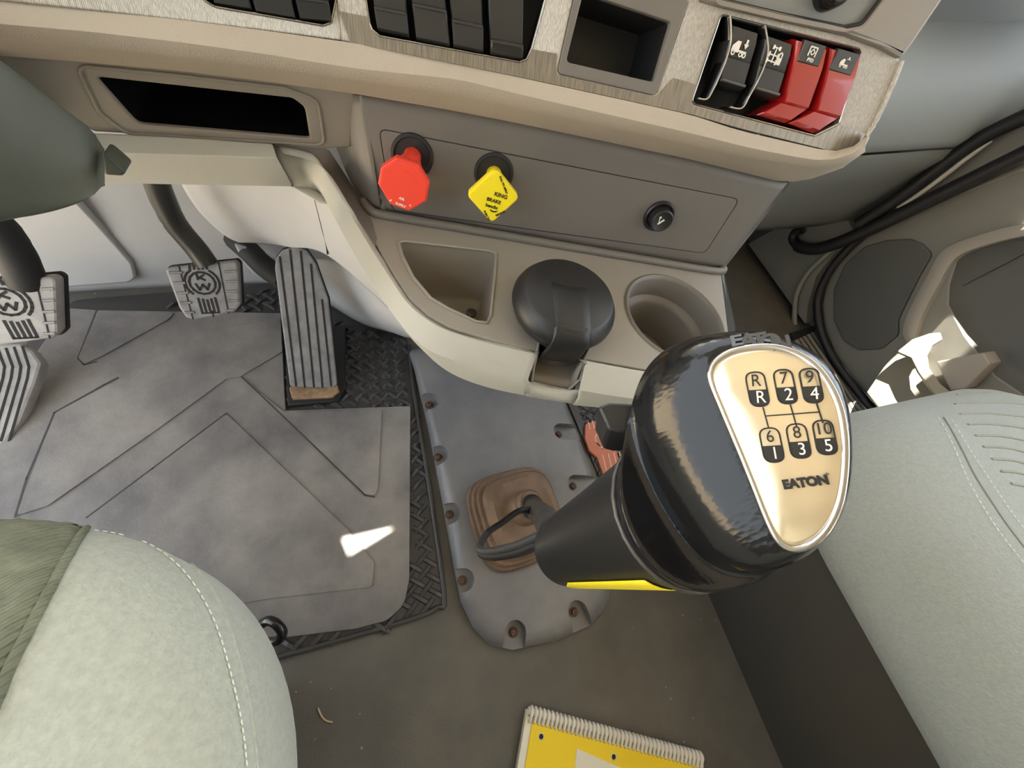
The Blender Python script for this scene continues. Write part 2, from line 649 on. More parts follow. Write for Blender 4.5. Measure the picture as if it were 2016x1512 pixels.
rows = [row(ALUB_PX, 0.016), row(ALUB_PX, 0.008), row(RIDGE_PX, 0.0),
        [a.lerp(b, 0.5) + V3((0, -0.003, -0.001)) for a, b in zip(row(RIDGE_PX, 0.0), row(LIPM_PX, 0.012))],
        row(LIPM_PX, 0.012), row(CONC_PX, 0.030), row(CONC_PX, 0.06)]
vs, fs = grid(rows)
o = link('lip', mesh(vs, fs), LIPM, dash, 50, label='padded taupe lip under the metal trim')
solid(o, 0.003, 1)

# --- woven metal trim plates with their openings
BANK2 = [(702, -130), (728, 45), (733, 58), (748, 71), (1022, 122), (1036, 117), (1046, 96), (1090, -60)]
CUBBY = [(1136, -34), (1098, 138), (1102, 146), (1284, 187), (1294, 182), (1355, 4), (1350, -2)]
BANK3 = [(1424, 30), (1418, 34), (1363, 198), (1368, 205), (1603, 267), (1650, 243), (1694, 104), (1690, 96)]
out_c = [(672, 80), (1007, 149), (1360, 226), (1455, 253), (1628, 296), (1665, 297), (1692, 281), (1709, 262), (1745, 190), (1774, 118), (1733, 96), (1663, 70), (1420, 14), (1378, 2), (1374, -60), (1000, -150), (640, -220)]
o = link('trim_panel', plate(AF, fillet(AF.pts(out_c), [0, 0, 0, 0, 0, .006, .006, .006, 0, .006, .004, 0, 0, 0, 0, 0, 0]), [fillet(AF.pts(BANK2), 0.002), fillet(AF.pts(CUBBY), 0.002), fillet(AF.pts(BANK3), 0.002)], 0.006, 0.0008), ALU, dash, 30, label='woven silver metal trim panel around the switches')
strip = [(690, 84), (1007, 148), (1360, 225), (1455, 252), (1628, 295), (1660, 296), (1688, 281), (1705, 264), (1652, 246), (1606, 269), (1600, 270), (1363, 208), (1361, 200), (1372, 168), (1350, 160), (1326, 154), (1297, 186), (1284, 190), (1098, 148), (1094, 140), (1096, 106), (1047, 97), (1038, 119), (1024, 125), (746, 73), (731, 58), (728, 34), (668, 22)]
o = link('brushed_band', plate(AF.lift(0.0006), AF.pts(strip), [], 0.003), ALUB, dash, 30, label='brushed metal band along the foot of the trim panel')
BANK1 = [(385, -60), (402, 0), (424, 13), (636, 50), (652, 44), (661, 0), (668, -60)]
out_l = [(-900, -104), (0, 1), (347, 39), (521, 60), (672, 80), (700, -80), (640, -150), (-900, -330)]
o = link('trim_panel', plate(AL, AL.pts(out_l), [fillet(AL.pts(BANK1), 0.002)], 0.006, 0.0008), ALU, dash, 30)


def bank_box(fr, px, depth, m, parent, name):
    L = fillet(fr.pts(px), 0.002)
    c = inset2(L, -0.001)
    rings = [[fr.p3(a, b, -0.001) for a, b in c], [fr.p3(a, b, -depth) for a, b in c]]
    return link(name, loft(rings, False, True), m, parent, 30)


for fr, px in ((AL, BANK1), (AF, BANK2), (AF, BANK3)):
    bank_box(fr, px, 0.022, BLACKM, dash, 'switch_well')
# thin bright rim round each switch well
for fr, px in ((AL, BANK1), (AF, BANK2), (AF, BANK3)):
    L = fillet(fr.pts(px), 0.002)
    P = [fr.p3(a, b, 0.0004) for a, b in L]
    link('well_rim', tube(P + [P[0]], 0.0006, 6), CHROME, dash, 60)

P = smooth_line([AF.p3(*AF.at(a, b), -.0015) for a, b in [(1706, 268), (1724, 238), (1746, 192), (1762, 155), (1775, 120)]], 4)
link('edge_strip', tube(P, .0032, 8), ALU, dash, 60, label='bright rounded end of the metal trim')
# --- storage cubby in the trim
cub_o = fillet(AF.pts(CUBBY), 0.0025)
cub_i = fillet(AF.pts([(1148, -14), (1114, 122), (1286, 162), (1321, 44)]), 0.003)
cb = link('storage_cubby', plate(AF.lift(0.001), cub_o, [cub_i], 0.006, 0.0008), TAUPE_DK, dash, 30, label='square dark storage cubby beside the switches')
link('cubby_box', loft([[AF.p3(a, b, -0.004) for a, b in cub_i], [AF.p3(a, b, -0.05) for a, b in inset2(cub_i, 0.002)]], False, True), BLACK, cb, 30)

# --- climate panel at the top of the stack
HOOD = [(1382, 0), (1420, 10), (1663, 66), (1733, 92), (1776, 116), (1800, 84), (1857, 0), (1900, -70), (1500, -160), (1384, -120)]
PF = AF.lift(0.004)
dk = [(1416, -2), (1540, 28), (1663, 53), (1700, 46), (1735, 0), (1770, -60), (1500, -130), (1410, -60)]
o = link('upper_surround', plate(PF, fillet(PF.pts(HOOD), 0.004), [fillet(PF.pts(dk), 0.006)], 0.03, 0.003), TAUPE_MID, dash, 40, label='taupe surround of the panel above the switches')
o = link('climate_panel', plate(PF.lift(-0.004), fillet(PF.pts([(x, y) for x, y in dk]), 0.006), [], 0.004), VIN, dash, 30, label='grey climate panel with a black dial')
kc = PF.at(1640, -22)
o2 = link('dial', lathe(PF.p3(kc[0], kc[1], -0.004), PF.n, [(0.0, 0), (0.0125, 0), (0.0125, 0.004), (0.011, 0.012), (0.009, 0.014), (0, 0.0145)], 32), BLACKG, o, 40)
dl = fillet(PF.pts(dk), 0.006)
P = [PF.p3(a, b, -0.0015) for a, b in dl]
link('gasket', tube(P + [P[0]], 0.0016, 6), BLACKM, dash, 60)

# --- dash body behind the faces, with added sun blocks at both ends
link('dash_sun_block_left', box((-0.50, 0.57, 0.60), .56, .46, .30), GREYP, dash, 30)  # unseen box added to block stray sun on the mat
link('dash_core', box((0.83, 0.70, 0.50), .70, .18, .42), GREYL, dash, 30)
link('dash_top', box((0.25, 0.875, 0.735), 2.0, 0.51, 0.05), GREYP, dash, 30)
link('dash_sun_block_right', box((1.07, 0.62, 0.735), .36, .30, 0.05), GREYP, dash, 30)  # unseen box added to keep sun off the door and passenger dash
A_ = [AL.p3(*AL.at(-900, -320)), AL.p3(*AL.at(640, -150)), AF.p3(*AF.at(1000, -140)), AF.p3(*AF.at(1374, -60)), PF.p3(*PF.at(1500, -160)), PF.p3(*PF.at(1895, -72))]
B_ = [V3((p.x, .63, .755)) for p in A_]
vs, fs = grid([[p.lerp(q, k / 4) + V3((0, 0, .03 * math.sin(math.pi * k / 4))) for p, q in zip(A_, B_)] for k in range(5)])
o = link('dash_crown', mesh(vs, fs), TAUPE, dash, 50)
solid(o, .004, 0)


# ================================================================== rocker switches (each its own thing)
def quad(fr, q):
    Q = [V3((*fr.at(*p), 0)) for p in q]          # TL TR BR BL
    return lambda s, t: (Q[0].lerp(Q[1], s)).lerp(Q[3].lerp(Q[2], s), t)


def rocker_mesh(fr, q, prof, base=-0.016, side=0.0):
    f = quad(fr, q)
    rows = []
    for t, h in prof:
        a, b = f(0, t), f(1, t)
        rows.append([fr.p3(a.x, a.y, base), fr.p3(a.x, a.y, h - 0.0010), fr.p3(a.x * .96 + b.x * .04, a.y * .96 + b.y * .04, h),
                     fr.p3(a.x * .04 + b.x * .96, a.y * .04 + b.y * .96, h), fr.p3(b.x, b.y, h - 0.0010), fr.p3(b.x, b.y, base)])
    vs, fs = grid(rows)
    n = len(rows[0])
    fs.append(tuple(range(n)))
    fs.append(tuple(range((len(rows) - 1) * n, len(rows) * n)))
    return mesh(vs, fs)


RP = [(0, -.002), (0.03, 0.002), (0.25, 0.0035), (0.45, 0.0030), (0.66, 0.0020), (0.685, 0.0048), (0.74, 0.0052), (0.97, 0.0022), (1.0, -0.001)]


def plain_switch(fr, q, brk, label, group):
    c = fr.p3(*fr.at(*q[3]), -0.016)
    t = thing('rocker_switch', c, label, 'switch', group)
    P = [(0, -.002), (0.03, 0.002), (brk * .5, 0.003), (brk - .03, 0.0018), (brk, 0.0050), (brk + .05, 0.0054), (0.97, 0.0024), (1.0, -0.001)]
    link('rocker', rocker_mesh(fr, q, P), CHAR, t, 35)
    f = quad(fr, q)
    a, b = f(.08, brk + .03), f(.92, brk + .03)
    me = tube([fr.p3(a.x, a.y, .0054), fr.p3(b.x, b.y, .0054)], 0.0007, 6)
    link('finger_ledge', me, CHAR, t, 50)
    return t


GL = 'black rocker switches of the left bank'
names1 = ['leftmost black rocker switch of the cropped bank over the dark slot', 'middle black rocker switch of the cropped bank over the dark slot', 'right-hand black rocker switch of the cropped bank over the dark slot']
for q, lb in zip([[(398, -62), (478, -50), (497, 20), (424, 8)], [(487, -48), (566, -36), (582, 37), (505, 24)], [(575, -34), (642, -24), (654, 44), (591, 38)]], names1):
    plain_switch(AL, q, 0.45, lb, GL)
G2 = 'black rocker switches of the middle bank'
for q, bk, lb in zip([[(720, -108), (790, -95), (806, 73), (744, 60)], [(800, -93), (868, -80), (886, 92), (820, 78)], [(880, -78), (945, -66), (952, 105), (893, 92)], [(958, -64), (1030, -50), (1028, 118), (966, 107)]],
                     [0.72, 0.58, 0.68, 0.83],
                     ['black rocker switch at the outer end of the middle bank', 'second black rocker switch of the middle bank, pressed high', 'third black rocker switch of the middle bank, beside the lowest one', 'black rocker switch nearest the storage cubby, pressed lowest']):
    plain_switch(AF, q, bk, lb, G2)


# ---- icons, drawn in a unit square (x right, y up)
def mark(fr, c, size, L, m, parent, h, rot=0.0, name='icon'):
    ca, sa = math.cos(rot), math.sin(rot)
    T = [[(c[0] + (x * ca - y * sa) * size, c[1] + (x * sa + y * ca) * size) for x, y in p] for p in L]
    return link(name, polys(fr, T, 0.0004, h), m, parent, 0)


def ring(cx, cy, r, wd, n=14):
    out = []
    for k in range(n):
        a, b = 6.283185 * k / n, 6.283185 * (k + 1) / n
        out.append([(cx + r * math.cos(a), cy + r * math.sin(a)), (cx + r * math.cos(b), cy + r * math.sin(b)), (cx + (r - wd) * math.cos(b), cy + (r - wd) * math.sin(b)), (cx + (r - wd) * math.cos(a), cy + (r - wd) * math.sin(a))])
    return out


TRUCK = [[(-.55, -.15), (-.55, .12), (-.30, .38), (-.05, .38), (-.05, -.15)], [(-.05, -.1), (.5, -.1), (.5, -.02), (-.05, -.02)]] + ring(-.38, -.2, .13, .06) + ring(.16, -.2, .13, .06) + ring(.42, -.2, .13, .06)
ARROWD = [[(.12, .30), (.28, .08), (.44, .30)], [(.22, .30), (.34, .30), (.34, .52), (.22, .52)]]
AXLE = [[(-.45, .35), (-.28, .35), (-.28, .6), (-.45, .6)], [(.1, .35), (.27, .35), (.27, .6), (.1, .6)], [(-.3, .44), (.1, .44), (.1, .52), (-.3, .52)], [(-.14, -.45), (-.05, -.45), (-.05, .5), (-.14, .5)], [(-.5, -.02), (.3, -.02), (.3, .06), (-.5, .06)], [(-.5, -.4), (.3, -.4), (.3, -.32), (-.5, -.32)],
        [(-.6, -.14), (-.48, -.14), (-.48, .18), (-.6, .18)], [(.2, -.14), (.32, -.14), (.32, .18), (.2, .18)], [(-.6, -.52), (-.48, -.52), (-.48, -.2), (-.6, -.2)], [(.2, -.52), (.32, -.52), (.32, -.2), (.2, -.2)]]
LOCK = [[(.48, -.35), (.82, -.35), (.82, .02), (.48, .02)]] + stroke([(.54, .0), (.54, .22), (.65, .3), (.76, .22), (.76, .0)], .08)
PTO = stroke([(-.42, -.3), (-.42, .42), (.42, .42), (.42, -.3)], .11) + ring(0, .02, .24, .09) + stroke([(-.3, .02), (-.2, .02)], .09) + stroke([(.2, .02), (.3, .02)], .09) + stroke([(0, .2), (0, .3)], .09)
UPDN = stroke([(.15, .42), (.55, .42)], .06) + [[(.30, .42), (.42, .42), (.42, .62), (.30, .62)]]

G3 = 'icon switches of the bank at the dash corner'
RQ1 = [(1440, 46), (1490, 62), (1459, 180), (1411, 166)]
RQ2 = [(1505, 66), (1557, 84), (1526, 196), (1478, 182)]
BLP = [(0, -.003), (.05, .003), (.22, .0042), (.5, .0035), (.52, .0030), (.54, .0036), (.88, .0028), (.90, .0040), (.95, .0046), (1.0, -.001)]
for q, icons, lb, gp in ((RQ1, [(TRUCK, (1448, 100), .0125), (ARROWD, (1450, 100), .0125)], 'black switch showing a truck and a downward arrow', [(1431, 32), (1433, 60), (1432, 88), (1424, 118), (1412, 148), (1399, 176), (1387, 195), (1370, 194)]),
                         (RQ2, [(AXLE, (1517, 112), .0100), (LOCK, (1511, 112), .0115)], 'black switch showing axles and a padlock', [(1499, 52), (1504, 80), (1505, 106), (1497, 135), (1484, 163), (1469, 190), (1455, 213), (1432, 211)])):
    c = AF.p3(*AF.at(*q[3]), -0.016)
    t = thing('rocker_switch', c, lb, 'switch', G3)
    link('rocker', rocker_mesh(AF, q, BLP), CHAR, t, 35)
    f = quad(AF, q)
    e = f(1, .2) - f(0, .2)
    rot = math.atan2(e.y, e.x)
    for L, p, sz in icons:
        mark(AF, AF.at(*p), sz, L, WHITE, t, 0.0052, rot)
    a, b = f(.03, .92), f(.97, .92)
    link('finger_ledge', tube([AF.p3(a.x, a.y, .0044), AF.p3(b.x, b.y, .0044)], 0.0011, 8), STEEL, t, 50)
    # clear guard standing beside the rocker, with the glint on its edge painted pale
    g = smooth_line([(*p, 0) for p in gp], 4)
    top, bot = [], []
    for i, p in enumerate(g):
        a = AF.at(p.x, p.y)
        top.append(AF.p3(a[0], a[1], 0.0040))
        bot.append(AF.p3(a[0], a[1], -0.010))
    vs, fs = grid([bot, top])
    o = link('guard_edge', tube(top, 0.0006, 6), GUARD_GLINT, t, 60, label='painted glint along the edge of the switch guard')
    o = link('guard', mesh(vs, fs), BLACKG, t, 40)
    solid(o, 0.0008, 0)

for lab, body, flange, icon, lb in (
    ([(1575, 79), (1616, 92), (1599, 135), (1557, 124)], [(1562, 76), (1622, 95), (1586, 218), (1538, 205)], [(1537, 200), (1588, 214), (1548, 243), (1492, 226)], ('pto', (1586, 106)), 'red guarded switch marked with a gear bracket and PTO'),
    ([(1641, 96), (1681, 108), (1662, 152), (1619, 140)], [(1628, 92), (1687, 110), (1648, 234), (1602, 222)], [(1602, 217), (1650, 231), (1603, 263), (1553, 243)], ('truck', (1647, 128)), 'red guarded switch with a small truck icon at the panel corner')):
    c = AF.p3(*AF.at(*body[3]), -0.016)
    t = thing('rocker_switch', c, lb, 'switch', G3)
    link('red_guard', rocker_mesh(AF, body, [(0, 0), (.04, .0045), (.3, .0060), (.5, .0056), (.75, .0045), (.95, .0035), (1.0, .0010)]), REDT, t, 35, label='translucent red switch guard')
    link('guard_flange', rocker_mesh(AF, flange, [(0, .0005), (.1, .0022), (.8, .0016), (1, -.001)]), REDT, t, 35)
    link('legend_plate', rocker_mesh(AF, lab, [(0, .004), (.06, .0066), (.94, .0070), (1, .005)], base=.002), CHAR, t, 35, label='black legend plate with a pale icon')
    f = quad(AF, lab)
    e = f(1, .2) - f(0, .2)
    rot = math.atan2(e.y, e.x)
    if icon[0] == 'pto':
        mark(AF, AF.at(*icon[1]), .0075, PTO, WHITE, t, 0.0074, rot)
        text(AF, 'PTO', AF.at(1581, 121), 0.0030, WHITE, t, h=0.0073, rot=rot, bold=.0001)
    else:
        mark(AF, AF.at(*icon[1]), .0075, TRUCK, WHITE, t, 0.0074, rot)
        mark(AF, AF.at(*icon[1]), .0075, UPDN, WHITE, t, 0.0074, rot)

# ================================================================== driver side of the dash: slot and bolster
SY = YL + 0.040
SF = Frame((0, SY, 0.5), (1, 0, 0), (0, -1, 0))
slot = [(188, 152), (576, 194), (600, 212), (610, 271), (604, 272), (270, 244)]
pan = [(-900, 20), (0, 100), (347, 128), (521, 148), (660, 168), (700, 185), (690, 290), (646, 293), (540, 282), (187, 260), (60, 200), (-900, 160)]
o = link('slot_panel', plate(SF, SF.pts(pan), [fillet(SF.pts(slot), [.003, .006, .006, .002, .001, .006])], 0.005, 0.0015), TAUPE_MID, dash, 40, label='taupe panel around the dark letterbox slot')
sl = fillet(SF.pts(slot), [.003, .006, .006, .002, .001, .006])
link('slot_box', loft([[SF.p3(a, b, -.003) for a, b in sl], [SF.p3(a, b, -.09) for a, b in sl]], False, True), GLASSY, dash, 30, label='deep black letterbox slot')
rim = fillet(SF.pts([(150, 128), (347, 147), (560, 172), (625, 196), (640, 285), (250, 262), (196, 222)]), .008)
P = [SF.p3(a, b, .0005) for a, b in rim]
link('slot_rim', tube(P + [P[0]], 0.0013, 8), TAUPE_MID, dash, 60)

# knee bolster below the slot
BT = [(-900, 210), (-80, 250), (187, 262), (400, 273), (537, 284)]
BC = [(-900, 262), (-80, 300), (230, 302), (400, 307), (545, 311)]
BB = [(-900, 320), (-80, 356), (200, 360), (400, 364), (575, 367)]


def brow(L, y, n=24):
    return [fy(p.x, p.y, y) for p in resample([(*q, 0) for q in L], n)]


rows = [brow(BT, SY + .03), brow(BT, SY - .004), brow(BC, SY - .016), brow(BB, SY - .006), brow(BB, SY + .035)]
vs, fs = grid(rows)
o = link('knee_bolster', mesh(vs, fs), BEIGE, dash, 30, label='pale bolster panel above the pedals')
solid(o, .003, 1)
bev(o, .003, 3)

# ================================================================== centre console
con = thing('center_console', fz(1080, 600, HS - .08), 'taupe console shelf with coin tray, cup holders and brake valve panel', 'console')
KL = math.radians(10)
KN = -VV * math.cos(KL) + WZ * math.sin(KL)
KF = Frame(VV * VB + WZ * HS, U, KN)

# upright panel with its rounded left cheek
cols = []
topL = [(652, 178, .060), (662, 190, .048), (682, 188, .034)]


def kpt(px, py, back):
    p = fp(px, py, KF.o, KF.n)
    r = (p - CAMP).normalized()
    return p + r * back


ktop = [((648, 196), .034), ((664, 188), .024), ((684, 186), .010), ((706, 188), .002), ((740, 193), 0), ((1007, 240), 0), ((1360, 314), 0), ((1556, 362), 0)]
kmid = [((652, 262), .034), ((672, 262), .022), ((692, 262), .009), ((716, 262), .002), ((748, 265), 0), ((1000, 320), 0), ((1330, 385), 0), ((1510, 420), 0)]
klow = [((694, 366), .026), ((710, 366), .017), ((722, 368), .007), ((738, 370), .001), ((768, 374), 0), ((1020, 412), 0), ((1270, 455), 0), ((1450, 492), 0)]
kbot = [((724, 402), .012), ((730, 406), .007), ((738, 410), .002), ((752, 414), 0), ((780, 420), 0), ((1030, 466), 0), ((1240, 503), 0), ((1424, 531), 0)]


def kcol(spec, n=50):
    P = resample([(p[0], p[1], b * 1000) for p, b in spec], n)
    P = smooth_line([(p[0], p[1], b * 1000) for p, b in spec], 7)
    return [kpt(p.x, p.y, p.z / 1000) for p in P]


R0, R1, R2, R3 = kcol(ktop), kcol(kmid), kcol(klow), kcol(kbot)
rows = []
for k in range(9):
    t = k / 8
    L = []
    for i in range(len(R0)):
        q = smooth_line([R0[i], R1[i], R2[i], R3[i]], 8)
        L.append(q[int(t * 24)])
    rows.append(L)
vs, fs = grid(rows)
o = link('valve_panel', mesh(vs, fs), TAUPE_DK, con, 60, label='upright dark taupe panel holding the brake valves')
solid(o, .004, 1)
ins = fillet(KF.pts([(746, 253), (1000, 303), (1456, 392), (1388, 498), (1020, 448), (772, 412)]), [.006, 0, .008, .008, 0, .006])
P = [KF.p3(a, b, .0003) for a, b in ins]
link('inset_line', tube(P + [P[0]], 0.00045, 6), GROOVE, con, 60)
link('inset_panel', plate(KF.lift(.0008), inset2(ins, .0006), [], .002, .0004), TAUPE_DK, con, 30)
# raised fillet bead along the foot of the panel
P = smooth_line([(716, 396, 0), (732, 415, 0), (760, 424, 0), (900, 448, 0), (1080, 479, 0), (1240, 506, 0), (1405, 533, 0), (1424, 528, 0)], 5)
link('bead', tube([fz(p.x, p.y, HS + .003) for p in P], 0.0045, 8), TAUPE_DK, con, 60)

# shelf
HF = Frame((0, 0, HS), (1, 0, 0), (0, 0, 1))
groove = [(705, 421), (747, 494), (775, 539), (806, 587), (844, 622), (886, 645), (972, 671), (1058, 690)]
groove2 = [(1150, 706), (1268, 727), (1400, 742), (1446, 738)]
sh_out = groove + [(1066, 640), (1176, 655)] + groove2 + [(1449, 690), (1445, 640), (1424, 528), (1300, 505), (1080, 470), (900, 440), (735, 402)]
tray = [(785, 478), (797, 475), (962, 494), (977, 501), (974, 546), (966, 622), (959, 636), (938, 634), (882, 608), (848, 588), (813, 546), (792, 504)]
tray2 = HF.pts(tray)


def circ3(a, b, c):
    (ax, ay), (bx, by), (cx, cy) = a, b, c
    d = 2 * (ax * (by - cy) + bx * (cy - ay) + cx * (ay - by))
    ux = ((ax * ax + ay * ay) * (by - cy) + (bx * bx + by * by) * (cy - ay) + (cx * cx + cy * cy) * (ay - by)) / d
    uy = ((ax * ax + ay * ay) * (cx - bx) + (bx * bx + by * by) * (ax - cx) + (cx * cx + cy * cy) * (bx - ax)) / d
    return (ux, uy), math.hypot(ax - ux, ay - uy)


cc, cr = circ3(HF.at(1235, 601), HF.at(1302, 545), HF.at(1419, 640))
CUP2 = circle2(cc, cr)
capc = HF.at(1110, 622)
o = link('shelf', plate(HF, HF.pts(sh_out), [tray2, CUP2, circle2(capc, .040)], .006, .0012), TAUPE, con, 40, label='taupe shelf top with holders')
# tray
t2 = inset2(tray2, .004)
tr = link('coin_tray', loft([[HF.p3(a, b, 0.0006) for a, b in tray2], [HF.p3(a, b, -.004) for a, b in inset2(tray2, .001)], [HF.p3(a, b, -.07) for a, b in t2], [HF.p3(a, b, -.075) for a, b in inset2(t2, .006)]], False, True), TAUPE_MID, con, 50, label='deep wedge-shaped coin tray')
P = [HF.p3(a, b, .0004) for a, b in tray2]
link('tray_rim', tube(P + [P[0]], .0016, 8), TAUPE, tr, 60)
pf = fz(928, 617, HS - .073)
link('screw', lathe(pf, (0, 0, 1), [(0, 0), (.006, 0), (.006, .002), (.004, .003), (0, .003)], 16), STEEL, tr)
# cup holder
ctr = HF.p3(cc[0], cc[1], 0)
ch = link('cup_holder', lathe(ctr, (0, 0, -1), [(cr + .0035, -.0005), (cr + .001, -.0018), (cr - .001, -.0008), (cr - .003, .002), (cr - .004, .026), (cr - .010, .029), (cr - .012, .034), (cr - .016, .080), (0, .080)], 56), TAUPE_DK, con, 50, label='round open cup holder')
hc = HF.p3(capc[0], capc[1], 0)
link('cup_holder', lathe(hc, (0, 0, -1), [(.0402, .001), (.039, .004), (.036, .080), (0, .080)], 40), TAUPE_DK, con, 50)

# pale belt trim round the shelf, running up into the bolster
up_px = [(536, 283, .4515), (578, 292, .450), (611, 306, .448), (633, 328, .444), (650, 356, .438), (669, 389, .430), (692, 426, .421), (735, 496, .4125), (768, 547, HS), (800, 594, HS), (840, 629, HS), (884, 652, HS), (970, 678, HS), (1057, 697, HS)]
md_px = [(542, 309, .4405), (578, 319, .439), (603, 333, .436), (623, 358, .430), (640, 392, .424), (658, 428, .416), (690, 487, .407), (733, 560, .401), (765, 607, .398), (803, 655, .396), (846, 690, .395), (896, 710, .394), (965, 730, .393), (1040, 746, .393)]
lo_px = [(575, 367, .418), (592, 368, .418), (612, 371, .416), (632, 384, .412), (650, 412, .405), (672, 448, .397), (706, 502, .388), (745, 566, .382), (778, 618, .378), (818, 672, .374), (858, 714, .372), (902, 742, .370), (965, 764, .369), (1040, 780, .369)]


def zrow(L, n=60):
    P = smooth_line([(a, b, z * 1000) for a, b, z in L], 6)
    P = resample(P, n)
    return [fz(p.x, p.y, p.z / 1000) for p in P]


def belt(a, b, c, name):
    A, B, Cc = zrow(a), zrow(b), zrow(c)
    inn = [p + V3((0, 0, 0)) + (V3((0.13, 0.20, p.z)) - p).normalized() * .012 for p in A]
    und = [p + (V3((0.13, 0.22, p.z)) - p).normalized() * .03 for p in Cc]
    A2 = [p.lerp(q, .06) for p, q in zip(A, B)]
    vs, fs = grid([[p - V3((0, 0, .004)) for p in inn], A, A2, B, [p.lerp(q, .5) + (p - V3((.13, .2, p.z))).normalized() * .0015 for p, q in zip(B, Cc)], Cc, und])
    o = link(name, mesh(vs, fs), BEIGE, con, 38, label='pale trim belt around the shelf edge')
    solid(o, .002, 1)
    return o


belt(up_px, md_px, lo_px, 'trim_belt')
ur = [(1152, 713, HS), (1210, 724, HS), (1268, 734, HS), (1340, 744, HS), (1400, 750, HS), (1447, 746, HS)]
mr = [(1140, 766, .393), (1200, 776, .393), (1270, 785, .393), (1340, 792, .393), (1400, 796, .393), (1446, 790, .393)]
lr = [(1130, 794, .369), (1195, 800, .369), (1270, 806, .369), (1340, 812, .369), (1400, 814, .369), (1444, 808, .369)]
belt(ur, mr, lr, 'trim_belt')
A_ = zrow(up_px[:8], 30)
B_ = resample([fy(540, 283, SY - .003), fy(600, 288, SY - .001), fy(646, 292, SY), kpt(672, 332, .030), kpt(694, 366, .026), kpt(712, 390, .018), kpt(726, 406, .010), fz(742, 470, HS + .001)], 30)
vs, fs = grid([[p + V3((0, 0, -.001)) for p in A_], [p.lerp(q, .5) - V3((0, 0, .002)) for p, q in zip(A_, B_)], B_])
o = link('side_strip', mesh(vs, fs), TAUPE_DK, con, 50)
link('belt_seam', tube([fz(*up_px[0]), fz(*md_px[0]), fz(*lo_px[0])], .0010, 6), GROOVE, con, 60)
vs, fs = grid([[fz(1038, 749, .392), fz(1046, 753, .380), fz(1085, 764, .379), fz(1118, 769, .379), fz(1142, 768, .392)], [fz(1036, 766, .379), fz(1044, 768, .3755), fz(1084, 776, .375), fz(1118, 781, .375), fz(1138, 782, .379)], [fz(1036, 780, .369), fz(1044, 782, .369), fz(1080, 788, .369), fz(1114, 793, .369), fz(1136, 796, .369)]])
o = link('belt_bridge', mesh(vs, fs), BEIGE, con, 40)
solid(o, .002, 1)
# the notch for a mug handle
fl = [(1049, 744), (1128, 762), (1172, 672), (1078, 655)]
zb = HS - .036
wl_ = [fz(1058, 690, HS), fz(1070, 640, HS)]
c1, c2 = fz(1058, 691, HS + .0005), fz(1151, 707, HS + .0005)
c3, c4 = fz(1066, 640, HS), fz(1176, 655, HS)
d1 = fz(1045, 752, HS - .034)
d2 = fz(1130, 766, HS - .034)
e1, e2 = V3((c3.x, c3.y, HS - .036)), V3((c4.x, c4.y, HS - .036))
f1, f2 = V3((c1.x, c1.y, HS - .035)), V3((c2.x, c2.y, HS - .035))
vs = [c1, c3, e1, f1, d1, c2, c4, e2, f2, d2]
o = link('handle_notch', mesh(vs, [(0, 1, 2, 3), (5, 8, 7, 6), (3, 2, 7, 8), (4, 3, 8, 9), (0, 3, 4), (5, 9, 8), (1, 6, 7, 2)]), TAUPE_MID, con, 20, label='square notch in the shelf edge')
solid(o, .0025, 0)
ed = [fz(1058, 692, HS + .001), fz(1050, 722, .398), fz(1046, 752, .379), fz(1084, 762, .377), fz(1118, 768, .377), fz(1142, 748, .389), fz(1152, 714, HS + .001)]
link('notch_edge', tube(ed, .0018, 8), TAUPE, con, 60)
# end wall of the console towards the passenger side, and its underside
qa = [fp(1556, 362, KF.o, KF.n), fp(1424, 531, KF.o, KF.n), fz(1447, 640, HS), fz(1449, 735, HS), fz(1444, 808, .369)]
ends = qa + [p + VV * .20 for p in (qa[4], qa[0])]
o = link('end_wall', mesh([*ends, *[p - U * .004 for p in ends]], [(0, 1, 2, 3, 4, 5, 6), (13, 12, 11, 10, 9, 8, 7)] + [(k, (k + 1) % 7, 7 + (k + 1) % 7, 7 + k) for k in range(7)]), GREYL, con, 20)

# ================================================================== brake valves and lighter
def octagon(fr, px):
    return fillet(fr.pts(px), .0012, 3)


def valve(hole, label, cat, facepx, m, hgt, stem_r, name):
    c = KF.at(*hole)
    b = KF.p3(*c, 0)
    t = thing(name, b, label, cat, 'air brake valves on the console panel')
    link('bore', lathe(b, KF.n, [(.0190, .0003), (.0188, .0022), (.0165, .0030), (.0152, .0016), (0, .0014)], 40), BLACKM, t, 40, label='black bore in the panel')
    ff = KF.lift(hgt)
    L = octagon(ff, facepx)
    fcx = sum(p[0] for p in L) / len(L)
    fcy = sum(p[1] for p in L) / len(L)
    a0 = ff.p3(fcx, fcy, -.006)
    link('stem', tube([KF.p3(c[0], c[1], -.005), KF.p3(c[0], c[1], .008), KF.p3(c[0] * .6 + fcx * .4, c[1] * .6 + fcy * .4, hgt * .45), a0], [stem_r * .62, stem_r * .62, stem_r, stem_r * 1.08], 24), m, t, 50)
    o = link('knob', plate(ff, L, [], .0075, .0011), m, t, 40)
    o2 = link('face', plate(ff.lift(.0004), inset2(L, .0016), [], .001, .0003), m, t, 40)
    return t, ff, (fcx, fcy), L


